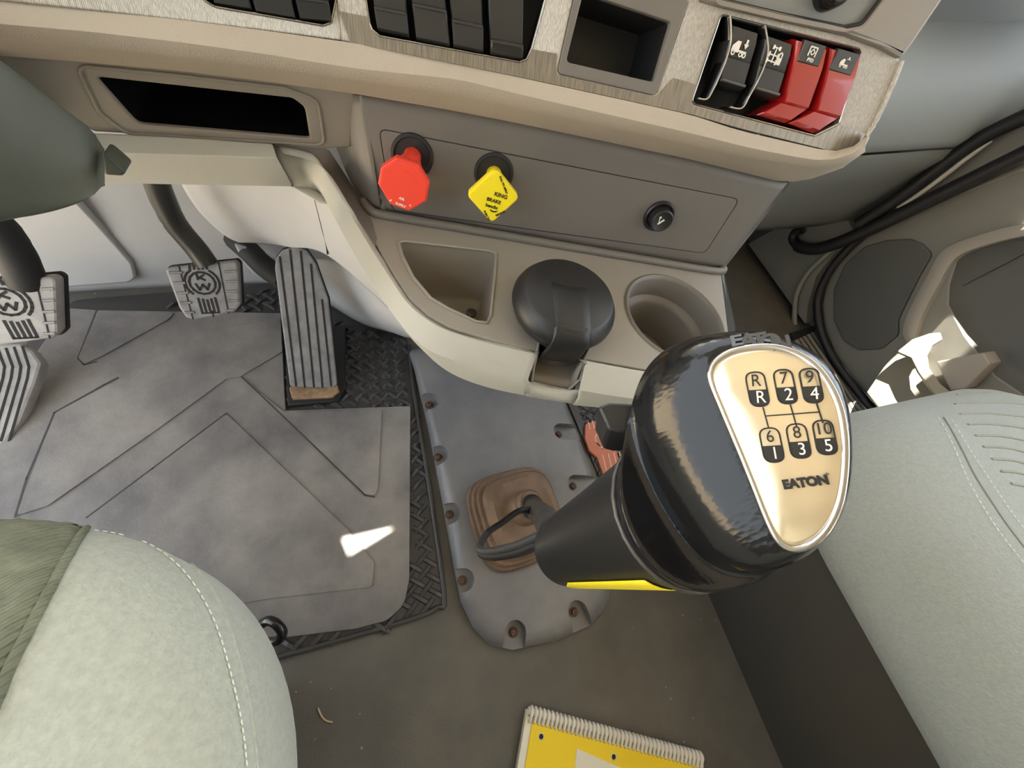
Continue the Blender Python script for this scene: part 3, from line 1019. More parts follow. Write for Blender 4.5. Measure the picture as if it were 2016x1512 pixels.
redpx = [(746, 354), (783, 312), (818, 316), (846, 362), (842, 390), (812, 416), (768, 402), (748, 376)]
redpx = [(744, 362), (750, 330), (780, 310), (824, 325), (846, 362), (840, 396), (806, 416), (768, 402)]
t, ff, c, L = valve((812, 306), 'red octagonal push-pull trailer air supply knob', 'knob', redpx, RED, .034, .0125, 'trailer_air_valve')
for s, p, r, sz in (('AIR', (791, 391), -.24, .0030), ('SUPPLY', (789, 403), -.24, .0028), ('S', (769, 394), -.9, .0026), ('T', (808, 405), .3, .0026)):
    text(ff, s, ff.at(*p), sz, WHITE, t, h=.0006, rot=r, bold=.0001)
yelpx = [(976, 331), (1023, 390), (968, 440), (918, 384)]


def octagon(fr, px):
    return fillet(fr.pts(px), .0055, 6)


t, ff, c, L = valve((972, 341), 'yellow diamond push-pull parking brake knob with worn lettering', 'knob', yelpx, YEL, .034, .0118, 'parking_brake_valve')
for s, p, r, sz in (('KING', (986, 385), -.12, .0052), ('BRAKE', (972, 395), -.12, .0046), ('bendix', (968, 406), -.12, .0044), ('PUSH TO', (958, 424), -.95, .0026), ('RELEASE', (985, 420), .62, .0026), ('PULL TO APPLY', (991, 364), -.98, .0024)):
    text(ff, s, ff.at(*p), sz, PRINT, t, h=.0006, rot=r, bold=.00008)
a = ff.at(972, 414)
link('logo_swoosh', polys(ff, [[(a[0] - .004, a[1] + .0006), (a[0], a[1] - .0006), (a[0] + .004, a[1] + .0006), (a[0] + .0025, a[1] - .0012), (a[0], a[1] - .0018), (a[0] - .0025, a[1] - .0012)]], .0003, .0007), PRINT, t, 0)

c = KF.at(1296, 424)
b = KF.p3(*c, 0)
t = thing('cigarette_lighter', b, 'round black cigarette lighter with a pale cigarette symbol', 'lighter')
link('socket_ring', lathe(b, KF.n, [(.0165, .0003), (.0165, .003), (.0150, .0045), (.0135, .004), (.0132, .001), (0, .001)], 40), BLACK, t, 40)
link('plug', lathe(b, KF.n, [(.0122, .001), (.0122, .010), (.0118, .0125), (.0105, .0135), (.0098, .0130), (0, .0130)], 40), BLACK, t, 40)
lf = KF.lift(.0132)
q = lf.at(1302, 434)
mark(lf, q, .0080, [[(-.35, -.55), (-.15, -.62), (.45, .1), (.25, .22)]] + ring(-.32, .35, .16, .16) + stroke([(-.35, .2), (-.2, -.35)], .1), WHITE, t, .0004)

# ================================================================== ashtray cup with black lid in the holder
t = thing('lidded_ashtray', hc + V3((0, 0, -.078)), 'round black lidded ashtray cup standing in the console holder', 'ashtray')
link('cup', lathe(hc, (0, 0, 1), [(0, -.078), (.031, -.078), (.0345, -.01), (.036, .004), (.037, .012), (0, .012)], 40), BLACK, t, 40)
lc = fz(1106, 594, HS + .030)
base = V3((lc.x, lc.y, HS))
l1 = fz(1010, 588, HS + .022)
l2 = fz(1206, 606, HS + .022)
LR = (l2 - l1).length / 2
ctrl = (l1 + l2) / 2
lidb = V3((ctrl.x, ctrl.y, HS + .010))
link('lid', lathe(lidb, (0, 0, 1), [(LR * .80, -.004), (LR * .93, .000), (LR, .008), (LR, .013), (LR * .965, .018), (LR * .86, .0255), (LR * .82, .0265), (0, .0275)], 64), BLACK, t, 40, label='domed black lid')
# thumb tab: a band across the lid, dropping over the edge towards the driver
dv = (fz(1110, 690, HS + .02) - fz(1112, 560, HS + .036)).normalized()
dv.z = 0
dv.normalize()
sv = V3((-dv.y, dv.x, 0))
prof = [(-.012, .0268), (.0, .0280), (LR * .72, .0276), (LR * .90, .0240), (LR * .985, .0180), (LR * 1.012, .006), (LR * .96, -.010), (LR * .86, -.022), (LR * .60, -.026)]
rows = []
for d, h in prof:
    wd = .0195 - .003 * max(0, d / LR)
    rows.append([lidb + dv * d + sv * (k * wd) + V3((0, 0, h - (.0022 if abs(k) == 1 else 0))) for k in (-1, -.88, -.4, 0, .4, .88, 1)])
vs, fs = grid(rows)
o = link('thumb_tab', mesh(vs, fs), BLACK, t, 50)
solid(o, .004, -1)

# ================================================================== footwell
# moulded kick panel at the front of the driver footwell
foot = thing('kick_panel', (-0.3, 0.62, 0), 'pale moulded kick panel at the front of the driver footwell', 'panel', kind='structure')
kl = [(-1.2, 0.60), (-0.60, 0.622), (-0.30, 0.632), (-0.02, 0.628), (0.06, 0.60)]
prof = [(0.006, 0.0), (0.006, 0.012), (0.004, 0.03), (0.0, 0.06), (0.006, 0.12), (0.025, 0.20), (0.05, 0.30), (0.06, 0.48)]
rows = []
for dy, z in prof:
    L = smooth_line([(x, y, 0) for x, y in kl], 8)
    rows.append([V3((p.x, p.y + .006 + dy, z)) for p in L])
vs, fs = grid(rows)
o = link('panel', mesh(vs, fs), KICK, foot, 60)
solid(o, .004, 1)
# embossed relief on the panel
EF = Frame((0, 0.630, 0.06), (1, 0, 0), (0, -1, .08))
emb = [(20, 330), (150, 395), (205, 455), (262, 520), (268, 548), (258, 557), (140, 566), (-60, 580), (-60, 330)]
o = link('embossing', plate(EF, fillet(EF.pts(emb), .02, 8), [], .014, .004), KICK, foot, 50)

# side cover between footwell and console
side = thing('tunnel_cover', fz(700, 620, 0), 'pale curved cover beside the accelerator below the console', 'cover')
cv = [[fy(352, 340, .60), fy(450, 340, .565), fy(540, 340, .53), fy(600, 340, .50), fy(650, 350, .44)],
      [fy(362, 372, .60), fy(450, 372, .562), fy(540, 372, .527), fy(606, 372, .495), fy(672, 430, .42)],
      [fy(395, 420, .60), fy(465, 420, .562), fy(545, 420, .525), fy(618, 430, .485), fy(705, 500, .40)],
      [fy(440, 462, .60), fy(490, 462, .565), fy(560, 468, .525), fy(632, 478, .475), fy(740, 560, .385)]]
low = [fy(470, 478, .60), fy(520, 480, .565), fy(570, 487, .525), fy(645, 503, .47), fy(770, 612, .37)]
rows = []
full = cv + [low]
for L in full:
    rows.append(smooth_line(L, 6))
rr = [smooth_line([r[i] for r in rows], 5) for i in range(len(rows[0]))]
vs, fs = grid(rr)
o = link('upper_cover', mesh(vs, fs), KICK, side, 60)
solid(o, .004, 1)
sm = smooth_line([fy(613, 366, .489), fy(622, 400, .482), fy(632, 440, .474), fy(642, 480, .468), fy(645, 500, .465)], 5)
link('seam', tube(sm, .0012, 6), GROOVE, side, 60)
tb = [(462, 482, .15), (520, 500, .13), (560, 520, .12), (645, 512, .16), (700, 540, .18), (760, 600, .19), (830, 660, .20)]
bb = [(520, 552, .03), (552, 556, .02), (600, 570, .01), (650, 602, 0), (700, 632, 0), (740, 648, 0), (800, 660, 0)]
R0 = smooth_line([fz(a, b, z) for a, b, z in tb], 5)
R1 = smooth_line([fz(a, b, z) for a, b, z in bb], 5)
rows = [R0, [a.lerp(b, .35) + V3((-.004, -.008, .004)) for a, b in zip(R0, R1)], [a.lerp(b, .7) + V3((-.005, -.010, .005)) for a, b in zip(R0, R1)], R1]
vs, fs = grid(rows)
o = link('lower_cover', mesh(vs, fs), KICK, side, 60)
solid(o, .004, 1)

# ---- pedals
def emblem_lines(fr, c, s, wd):
    """shield outline with ringed slashes, as moulded in the pedal pads (unit about 1 tall)"""
    L = []
    ringpts = [(0.30 * math.cos(a), 0.12 + 0.30 * math.sin(a)) for a in [math.radians(d) for d in range(0, 361, 24)]]
    L += stroke(ringpts, wd)
    L += stroke([(0.40 * math.cos(a), 0.12 + 0.40 * math.sin(a)) for a in [math.radians(d) for d in range(-50, 60, 15)]], wd)
    L += stroke([(0.40 * math.cos(a), 0.12 + 0.40 * math.sin(a)) for a in [math.radians(d) for d in range(120, 235, 15)]], wd)
    for k in range(5):
        x = -.20 + .10 * k
        L += stroke([(x, .50), (x * .9, .60)], wd)
    for k in range(5):
        x = -.20 + .10 * k
        L += stroke([(x, -.30 - .05 * (1 - abs(k - 2) / 2)), (x, -.72)], wd)
    L += stroke([(-.20, -.72), (.20, -.72)], wd * .8)
    for a, b in (((-.08, .22), (-.08, .36)), ((.08, .34), (-.04, .27)), ((-.04, .27), (.08, .20)), ((-.16, .10), (-.10, -.06)), ((-.10, -.06), (0, .08)), ((0, .08), (.08, -.06)), ((.08, -.06), (.16, .10))):
        L += stroke([a, b], wd)
    return [[(c[0] + x * s, c[1] + y * s) for x, y in p] for p in L]


def pad_pedal(name, label, px, y0, tilt, armpts, arm_r, m, slats, embc, embs, thick=.016):
    ang = math.radians(tilt)
    c0 = fy(*px[0], y0)
    fr = Frame(c0, (1, 0, 0), V3((0, -math.cos(ang), math.sin(ang))))
    t = thing(name, c0 - V3((0, 0, .1)), label, 'pedal')
    L = fillet(fr.pts(px), .007, 5)
    link('pad', plate(fr, L, [], thick, .003), m, t, 40)
    link('pad_backing', plate(fr.lift(-thick + .002), inset2(L, -.002), [], .008, .001), BLACKM, t, 40)
    for a, b in slats:
        pa, pb = fr.at(*a), fr.at(*b)
        link('groove', polys(fr, stroke([pa, pb], .0016), .0008, .0005), GROOVE, t, 0)
    c = fr.at(*embc)
    link('emblem', polys(fr, emblem_lines(fr, c, embs, .055), .0008, .0005), GROOVE, t, 0, label='moulded round badge outline')
    # horizontal tread ribs either side
    xsn = [p[0] for p in L]
    ysn = [p[1] for p in L]
    lo, hi, xa, xb = min(ysn), max(ysn), min(xsn), max(xsn)
    def span(yy):
        X = [p[0] + (q[0] - p[0]) * (yy - p[1]) / (q[1] - p[1]) for p, q in zip(L, L[1:] + L[:1]) if (p[1] > yy) != (q[1] > yy)]
        return min(X), max(X)
    for k in range(5):
        yy = lo + (hi - lo) * (.14 + .17 * k)
        x0_, x1_ = span(yy)
        for s0, s1 in ((.80, .97),) + (((.05, .22),) if len(slats) > 2 else ()):
            p, q = fr.p3(x0_ + (x1_ - x0_) * s0, yy, .0002), fr.p3(x0_ + (x1_ - x0_) * s1, yy, .0002)
            link('tread_rib', tube([p, q], .0020, 6), m, t, 60)
    P = smooth_line(armpts, 5)
    link('arm', tube(P, arm_r, 12), CHAR if name == 'brake_pedal' else BLACKM, t, 60)
    return t


brk = [(323, 528), (462, 513), (469, 520), (473, 600), (462, 614), (385, 630), (366, 626), (352, 606)]
pad_pedal('brake_pedal', 'grey rubber brake pedal with a moulded badge, middle of the pedals', brk, .50, 38,
          [fy(298, 330, .53), fy(318, 385, .53), fy(345, 440, .525), (fy(385, 488, .515)), fy(408, 520, .505)], .014, PEDAL,
          [((352, 523), (380, 628)), ((430, 516), (450, 616)), ((390, 522), (392, 530)), ((418, 612), (420, 624))], (401, 566), .052)
clu = [(-30, 556), (98, 544), (110, 552), (114, 655), (104, 666), (0, 680), (-30, 676)]
pad_pedal('clutch_pedal', 'worn pale clutch pedal with a moulded badge, cut off by the picture edge', clu, .47, 34,
          [fy(-40, 420, .50), fy(0, 455, .495), fy(35, 510, .485), fy(55, 560, .475)], .018, PEDALW,
          [((70, 548), (98, 666)), ((18, 552), (20, 562))], (18, 605), .056, .02)

# organ style accelerator
t = thing('accelerator_pedal', fz(615, 775, .012), 'long grey accelerator pedal with grooves and rusty foot', 'pedal')
ang = math.radians(50)
af = Frame(fz(615, 765, .03), (1, 0, 0), V3((0, -math.sin(ang), math.cos(ang))))
acc = [(571, 762), (541, 528), (543, 508), (556, 492), (580, 486), (603, 492), (622, 520), (646, 590), (652, 640), (664, 758), (656, 764)]
L = fillet(af.pts(acc), .006, 4)
link('pad', plate(af, L, [], .012, .002), PEDAL, t, 40)
link('pad_backing', plate(af.lift(-.010), inset2(L, -.002), [], .01, .001), BLACKM, t, 40)
for a, b in (((551, 506), (583, 760)), ((571, 492), (600, 762)), ((592, 495), (618, 762)), ((612, 520), (635, 762)), ((634, 590), (652, 760))):
    link('groove', polys(af, stroke([af.at(*a), af.at(*b)], .0028), .0008, .0006), GROOVE, t, 0)
hb = [(568, 760), (664, 756), (668, 770), (655, 782), (575, 786)]
bf = Frame(fz(615, 775, .022), (1, 0, 0), (0, -.2, 1))
link('hinge_foot', plate(bf, fillet(bf.pts(hb), .004), [], .018, .002), mat('rusty_hinge', (0.30, 0.19, 0.11), .8, var=.4, vscale=60), t, 40, label='rust-stained pedal hinge')
link('base_bracket', plate(Frame(fz(620, 770, .014), (1, 0, 0), (0, 0, 1)), Frame(fz(620, 770, .014), (1, 0, 0), (0, 0, 1)).pts([(560, 640), (680, 640), (680, 765), (662, 790), (566, 798)]), [], .013, .002), BLACKM, t, 40)
link('arm', tube(smooth_line([fy(462, 470, .64), fy(492, 496, .60), fy(525, 528, .57), fy(560, 552, .54)], 4), .018, 10), BLACKM, t, 60)  # black tube added in place of the dark, shaded crevice behind the pedal

# ribbed dead pedal at the far left
t = thing('foot_rest', fz(20, 800, 0), 'pale ribbed foot rest beside the mat under the clutch pedal', 'foot rest')
rf = Frame(fz(40, 745, .045), (1, 0, 0), V3((.1, -.45, 1)))
rp = [(-60, 676), (40, 676), (66, 692), (82, 715), (70, 755), (40, 830), (8, 880), (-60, 900)]
link('tread', plate(rf, fillet(rf.pts(rp), .006), [], .02, .004), PEDALW, t, 40)
for k in range(4):
    x0 = 62 - 16 * k
    L = [(x0 - 18, 682 + 2 * k), (x0 - 2 - 3, 722), (x0 - 8, 744), (x0 - 24, 800), (x0 - 44, 868)]
    link('rib_groove', polys(rf, stroke([rf.at(*p) for p in L], .0025), .0008, .0007), GROOVE, t, 0)

# ================================================================== floor mats
ZF = Frame((0, 0, 0), (1, 0, 0), (0, 0, 1))


def zplate(name, px, z0, z1, m, parent=None, r=.008, b=.001, holes=(), **kw):
    fr = Frame((0, 0, z1), (1, 0, 0), (0, 0, 1))
    return link(name, plate(fr, fillet(fr.pts(px), r), [fillet(fr.pts(h), .003) for h in holes], z1 - z0, b), m, parent, 40, **kw)


def inside(p, poly):
    x, y = p
    c = False
    n = len(poly)
    for i in range(n):
        a, b = poly[i], poly[i - 1]
        if (a[1] > y) != (b[1] > y) and x < (b[0] - a[0]) * (y - a[1]) / (b[1] - a[1]) + a[0]:
            c = not c
    return c


def weave(fr, poly, pitch, wd, hgt, ang=math.radians(45), ratio=1.0):
    """basket of crossed ribs inside a 2D outline"""
    xs = [p[0] for p in poly]
    ys = [p[1] for p in poly]
    vs, fs = [], []
    ca, sa = math.cos(ang), math.sin(ang)
    ca2, sa2 = math.cos(-ang), math.sin(-ang)
    cx, cy = (min(xs) + max(xs)) / 2, (min(ys) + max(ys)) / 2
    R = math.hypot(max(xs) - min(xs), max(ys) - min(ys)) / 2
    n = int(R / pitch) + 1
    for (c, s, alt) in ((ca, sa, 0), (ca2, sa2, 1)):
        for i in range(-n, n + 1):
            for j in range(-n, n + 1):
                if (i + j + alt) % 2 == 0:
                    u0, u1 = (j - .86) * pitch, (j + .86) * pitch
                else:
                    continue
                v = i * pitch
                mid = ((u0 + u1) / 2 * c - v * s + cx, (u0 + u1) / 2 * s + v * c + cy)
                e0 = (u0 * c - v * s + cx, u0 * s + v * c + cy)
                e1 = (u1 * c - v * s + cx, u1 * s + v * c + cy)
                if not inside(mid, poly):
                    continue
                nx, ny = -s * wd / 2, c * wd / 2
                b = len(vs)
                for (ex, ey), hh in ((e0, hgt * .25), (mid, hgt), (e1, hgt * .25)):
                    vs += [fr.p3(ex + nx, ey + ny, 0), fr.p3(ex + nx * .6, ey + ny * .6, hh), fr.p3(ex - nx * .6, ey - ny * .6, hh), fr.p3(ex - nx, ey - ny, 0)]
                for q in (0, 4):
                    for k in range(3):
                        fs.append((b + q + k, b + q + k + 1, b + q + k + 5, b + q + k + 4))
    me = bpy.data.meshes.new('w')
    me.from_pydata([tuple(v) for v in vs], [], fs)
    return me


# woven-pattern rubber mat under the driver's mat
UM = [(150, 590), (560, 556), (640, 600), (800, 658), (812, 780), (876, 1178), (862, 1206), (540, 1302), (400, 1340), (0, 900), (60, 640)]
um = thing('rubber_underlay', fz(840, 1000, 0), 'black basket-weave rubber mat showing around the plain driver mat', 'mat')
zplate('sheet', UM, 0, .004, MATR, um, .012)
fr = Frame((0, 0, .004), (1, 0, 0), (0, 0, 1))
wreg = [[(470, 578), (556, 572), (560, 612), (480, 612)], [(560, 640), (650, 632), (792, 668), (802, 798), (566, 806)], [(811, 800), (866, 1175), (850, 1196), (780, 1216), (800, 1160), (812, 1100)], [(560, 1266), (760, 1236), (770, 1226), (545, 1292)], [(330, 600), (470, 582), (480, 612), (320, 612)]]
vsum = []
for k, reg in enumerate(wreg):
    me = weave(fr, fr.pts(reg), .0165, .0080, .0060, math.radians(40))
    link('weave_ribs', me, MATR, um, 0, kind='stuff')
edge_ = [fz(*p, .005) for p in [(806, 680), (816, 780), (845, 960), (874, 1170), (860, 1196), (800, 1222), (540, 1296)]]
link('edge_bead', tube(smooth_line(edge_, 4), .004, 8), MATR, um, 60)

DM = [(132, 606), (192, 610), (553, 616), (562, 808), (808, 799), (806, 1140), (796, 1190), (762, 1222), (700, 1238), (545, 1257), (300, 1300), (-120, 1200), (0, 872), (58, 714)]
dm = thing('floor_mat', fz(450, 900, .005), 'plain dusty grey rubber driver mat with raised chevron pads', 'mat')
zplate('sheet', DM, .0045, .0105, MAT, dm, [.004, 0, .004, .004, .004, .02, .03, .03, .01, 0, 0, 0, 0, 0])
for L in ([(30, 1016), (108, 812), (232, 747), (402, 651), (552, 628), (556, 692), (473, 741), (446, 745), (312, 843), (94, 995)],
          [(476, 744), (562, 812), (752, 805), (744, 962), (738, 976), (719, 973)],
          [(170, 1017), (446, 814), (683, 1040), (737, 1107), (732, 1156), (536, 1178), (400, 1200), (150, 1150)],
          [(192, 612), (154, 704), (166, 716), (201, 700), (330, 629), (345, 614)]):
    zplate('raised_pad', L, .009, .0130, MAT, dm, .006, .0005)

mf = Frame((0, 0, .0132), (1, 0, 0), (0, 0, 1))
PAD_SHADE = mat('mat_edge_shade', (.045, .043, .044), .7)  # dark strips paint the shade along the raised pad edges
for L in ([(29, 1018), (52, 942), (107, 812), (205, 757), (232, 743)], [(170, 1019), (300, 922), (446, 813)], [(476, 742), (600, 860), (719, 975), (737, 978)]):
    link('edge_shade', polys(mf, stroke([mf.at(*p) for p in L], .0022), .0006, .0), PAD_SHADE, dm, 0)
mf = Frame((0, 0, .0108), (1, 0, 0), (0, 0, 1))
link('edge_shade', polys(mf, stroke([mf.at(*p) for p in [(190, 611), (153, 705), (165, 718), (190, 712)]], .0022), .0006, .0), PAD_SHADE, dm, 0)
# passenger-side weave mat with the badge
PM = [(1112, 780), (1360, 765), (1385, 1000), (1215, 1020)]
pmt = thing('passenger_mat', fz(1200, 900, 0), 'black basket-weave mat edge with an orange badge beyond the shifter plate', 'mat')
zplate('sheet', PM, 0, .004, MATR, pmt, .006)
link('weave_ribs', weave(fr, fr.pts([(1130, 796), (1300, 790), (1330, 960), (1205, 985)]), .0165, .0080, .0055, math.radians(40)), MATR, pmt, 0, kind='stuff')
bfz = Frame((0, 0, .0108), (1, 0, 0), (0, 0, 1))
bc = bfz.at(1186, 866)
ax = bfz.at(1163, 832)
bo = [(1153, 835), (1178, 826), (1186, 842), (1204, 850), (1216, 872), (1214, 890), (1224, 922), (1188, 934), (1176, 900), (1160, 886), (1152, 862)]
link('badge', plate(bfz, fillet(bfz.pts(bo), .003), [], .007, .0006), EMBL, pmt, 40, label='orange badge shaped like a ringed shield')
rg = ring(0, 0, 1, .16, 24)
rd = .017
link('badge_ring', polys(bfz, [[(bc[0] + x * rd, bc[1] + y * rd) for x, y in p] for p in rg], .001, .001), EMBL2, pmt, 0)
for k in range(4):
    a, b = (1186 + 11 * k, 896 - 2 * k), (1194 + 11 * k, 930 - 2 * k)
    link('badge_bar', polys(bfz, stroke([bfz.at(*a), bfz.at(*b)], .0026), .001, .001), EMBL2, pmt, 0)
for k in range(3):
    a, b = (1158 + 8 * k, 832 - 3 * k), (1161 + 8 * k, 846 - 3 * k)
    link('badge_bar', polys(bfz, stroke([bfz.at(*a), bfz.at(*b)], .0026), .001, .001), EMBL2, pmt, 0)
for a, b in (((1176, 850), (1178, 862)), ((1190, 856), (1180, 862)), ((1180, 862), (1196, 868)), ((1174, 872), (1186, 884)), ((1186, 884), (1192, 874)), ((1192, 874), (1202, 884))):
    link('badge_stroke', polys(bfz, stroke([bfz.at(*a), bfz.at(*b)], .0030), .001, .001), EMBL2, pmt, 0)

# ================================================================== shifter floor plate and boot
sp = thing('shifter_floor_plate', fz(1000, 1000, 0), 'domed grey rubber cover plate screwed to the floor round the shifter', 'cover plate')
po = [(800, 690), (815, 730), (843, 850), (868, 980), (893, 1120), (906, 1185), (930, 1235), (962, 1270), (1005, 1281), (1090, 1262), (1160, 1232), (1192, 1196), (1202, 1150), (1205, 1080), (1180, 985), (1150, 900), (1110, 800), (1080, 700)]
P2 = fillet([ZF.at(*p) for p in po], .02, 4)
rings = []
for d, z in ((0, 0.004), (0, .007), (.003, .014), (.010, .022), (.020, .027), (.030, .0285)):
    rings.append([V3((a, b, z)) for a, b in inset2(P2, d)])
dome = bpy.data.objects.new('cover', loft(rings, True, True))
dome.data.materials.append(PLATEM)
COL.objects.link(dome)
scr = [(845, 797), (862, 900), (885, 1013), (910, 1143), (1100, 855), (1128, 957), (1010, 1245), (1130, 1205)]
DIRS = [(-1, .25)] * 4 + [(1, -.25)] * 2 + [(-.25, -1), (.2, -1)]
cut = []
for (px, py), (dx, dy) in zip(scr, DIRS):
    c = fz(px, py, .012)
    d = V3((dx, dy, 0)).normalized()
    s = V3((-d.y, d.x, 0))
    ring_ = []
    for k in range(13):
        a = math.pi * k / 12
        ring_.append(c - d * (math.sin(a) * .0165) + s * (math.cos(a) * .0165))
    ring_ += [c + d * .05 - s * .0165, c + d * .05 + s * .0165]
    me = loft([[p.xy.to_3d() + V3((0, 0, .0105)) for p in ring_], [p.xy.to_3d() + V3((0, 0, .06)) for p in ring_]])
    co = bpy.data.objects.new('cut', me)
    COL.objects.link(co)
    m = dome.modifiers.new('b', 'BOOLEAN')
    m.object = co
    m.operation = 'DIFFERENCE'
    m.solver = 'EXACT'
    cut.append(co)
dg = bpy.context.evaluated_depsgraph_get()
me = bpy.data.meshes.new_from_object(dome.evaluated_get(dg))
for co in cut + [dome]:
    bpy.data.objects.remove(co)
o = link('cover', me, PLATEM, sp, 35)
for px, py in scr:
    c = fz(px, py, .012)
    w_ = link('screw', lathe((c.x, c.y, .0105), (0, 0, 1), [(.0075, -.001), (.0075, .0012), (.0050, .0014), (.0048, .0035), (.0038, .0048), (.0016, .0050), (.0014, .0038), (0, .0038)], 18), RUST, sp, 40)

# boot: faded bellows with rounded-square steps
bt = thing('shift_boot', fz(1010, 1010, .028), 'sun-faded brown bellows boot at the foot of the shift lever', 'boot')
bcen = fz(1016, 1018, .03)
toplv = V3((bcen.x - .004, bcen.y + .004, .13))


def rsq(c, a, n=48, e=3.6, yaw=0.0):
    out = []
    for k in range(n):
        th = 6.283185 * k / n
        x, y = math.cos(th), math.sin(th)
        r = (abs(x) ** e + abs(y) ** e) ** (-1 / e)
        x, y = x * r * a, y * r * a
        out.append(c + V3((x * math.cos(yaw) - y * math.sin(yaw), x * math.sin(yaw) + y * math.cos(yaw), 0)))
    return out


steps = [(.076, .000, 4), (.077, .008, 4), (.0745, .015, 4), (.070, .015, 4), (.0695, .017, 4), (.0715, .023, 4), (.069, .030, 4), (.0640, .030, 4), (.0635, .032, 4), (.0655, .038, 4), (.063, .045, 4), (.0575, .045, 4), (.057, .047, 4), (.0585, .052, 3.8), (.055, .060, 3.5), (.046, .064, 3.2), (.033, .060, 2.5), (.026, .062, 2.2), (.024, .080, 2), (.0205, .084, 2), (.020, .098, 2), (.016, .103, 2)]
rings = [rsq(bcen + V3((-.0003 * h * 1000 / 10, .0002 * h * 1000 / 10, h)), a, 48, e, math.radians(4)) for a, h, e in steps]
link('bellows', loft(rings, False, True), BOOT, bt, 35)

# ================================================================== shift lever
LV0 = bcen + V3((0, 0, .09))
SL0 = fd(1112, 1082, .225)
SL1 = fd(1318, 1008, .150)
lev = thing('shift_lever', bcen + V3((0, 0, .09)), 'long gear lever with a black knob, gold shift-pattern plate and air lines', 'gear lever')
link('shaft', tube([LV0, LV0.lerp(SL0, .5) + V3((.006, -.004, 0)), SL0, SL0.lerp(SL1, .4)], [.0135, .0135, .0125, .0125], 20), STEEL, lev, 60)
axs = (SL1 - SL0).normalized()
sl_len = (SL1 - SL0).length
pr_ = [(0, -.001), (.0175, -.001), (.0186, .000), (.0192, .004), (.0222, sl_len * .5), (.0262, sl_len + .004), (.020, sl_len + .006)]
o = link('sleeve', lathe(SL0, axs, pr_, 48), mat('black_sleeve', (0.014, 0.013, 0.012), .38, bump=.1, bscale=600), lev, 40, label='smooth black sleeve below the knob')
stp = [fd(1165, 1138, .196), fd(1350, 1120, .150)]
# yellow sticker along the underside of the sleeve
a_ = axs.orthogonal().normalized()
b_ = axs.cross(a_)
tgt = (fd(1260, 1136, .168) - SL0)
best = math.atan2(tgt.dot(b_), tgt.dot(a_))
rows = []
for k in range(9):
    h = sl_len * (.12 + .82 * k / 8)
    r = .0193 + (.0262 - .0193) * h / sl_len + .0004
    rows.append([SL0 + axs * h + (a_ * math.cos(best + q) + b_ * math.sin(best + q)) * r for q in [(-.75 + 1.1 * j / 8) * (1 - .25 * (k == 0)) for j in range(9)]])
vs, fs = grid(rows)
o = link('sticker', mesh(vs, fs), YEL, lev, 60, label='yellow sticker on the sleeve')
solid(o, .0003, 1)

# ---- knob: lofted from the round collar to the shield-shaped plate
PC = fd(1545, 880, .108)
pn = (CAMP - PC).normalized()
pn = (pn + V3((-.10, -.12, .20))).normalized()
pe = fd(1595, 757, .108) - fd(1490, 766, .108)
KP = Frame(PC, pe, pn)
plate_px = [(1402, 735), (1412, 715), (1440, 697), (1480, 688), (1525, 688), (1565, 700), (1600, 722), (1628, 757), (1648, 800), (1658, 850), (1660, 900), (1656, 950), (1646, 995), (1626, 1035), (1600, 1062), (1570, 1075), (1545, 1070), (1527, 1050), (1510, 1015), (1490, 965), (1468, 910), (1445, 855), (1422, 800), (1406, 760)]
pl2 = [tuple(p[:2]) for p in smooth_line([(*KP.at(*p), 0) for p in plate_px], 3, True)]
NP = len(pl2)


def scale2(L, s, dx=0, dy=0):
    cx = sum(p[0] for p in L) / len(L)
    cy = sum(p[1] for p in L) / len(L)
    return [(cx + (a - cx) * s + dx, cy + (b - cy) * s + dy) for a, b in L]


def pring(s, h, dx=0, dy=0):
    return [KP.p3(a, b, h) for a, b in scale2(pl2, s, dx, dy)]


pcx = sum(p[0] for p in pl2) / NP
pcy = sum(p[1] for p in pl2) / NP
# collar ring matched in angle to the plate outline
CC = fd(1332, 1003, .147)
cring = []
e1 = (KP.ex - axs * KP.ex.dot(axs)).normalized()
e2 = axs.cross(e1)
for a, b in pl2:
    th = math.atan2(b - pcy, a - pcx)
    cring.append(CC + (e1 * math.cos(th) + e2 * math.sin(th)) * .0272)
crim = [p + axs * .004 for p in cring]
sil = [(1251, 800), (1256, 752), (1275, 716), (1308, 688), (1352, 668), (1410, 657), (1470, 655), (1530, 664), (1585, 686), (1625, 718), (1650, 762), (1664, 820), (1668, 900), (1660, 975), (1634, 1035), (1590, 1082), (1530, 1112), (1460, 1122), (1400, 1104), (1352, 1058), (1312, 1000), (1280, 940), (1260, 880), (1252, 840)]
MF = KP.lift(-.019)
sil2 = [tuple(p[:2]) for p in smooth_line([(*MF.at(*p), 0) for p in sil], 3, True)]


def by_angle(L, c, angs):
    A = sorted((math.atan2(y - c[1], x - c[0]), x, y) for x, y in L)
    A = [(A[-1][0] - 6.2831853, A[-1][1], A[-1][2])] + A + [(A[0][0] + 6.2831853, A[0][1], A[0][2])]
    out = []
    for th in angs:
        for p, q in zip(A, A[1:]):
            if p[0] <= th <= q[0]:
                t = (th - p[0]) / max(1e-9, q[0] - p[0])
                out.append((p[1] + (q[1] - p[1]) * t, p[2] + (q[2] - p[2]) * t))
                break
    return out


scx = sum(p[0] for p in sil2) / len(sil2)
scy = sum(p[1] for p in sil2) / len(sil2)
angs = [math.atan2(b - pcy, a - pcx) for a, b in pl2]
M1 = [MF.p3(a, b, 0) for a, b in by_angle(sil2, (scx, scy), angs)]
T0 = pring(1.05, -.0012)
rings = [[CC + (p - CC) * .9 - axs * .002 for p in cring], cring, crim]
body0 = [CC + (p - CC) * 1.03 + axs * .006 for p in cring]


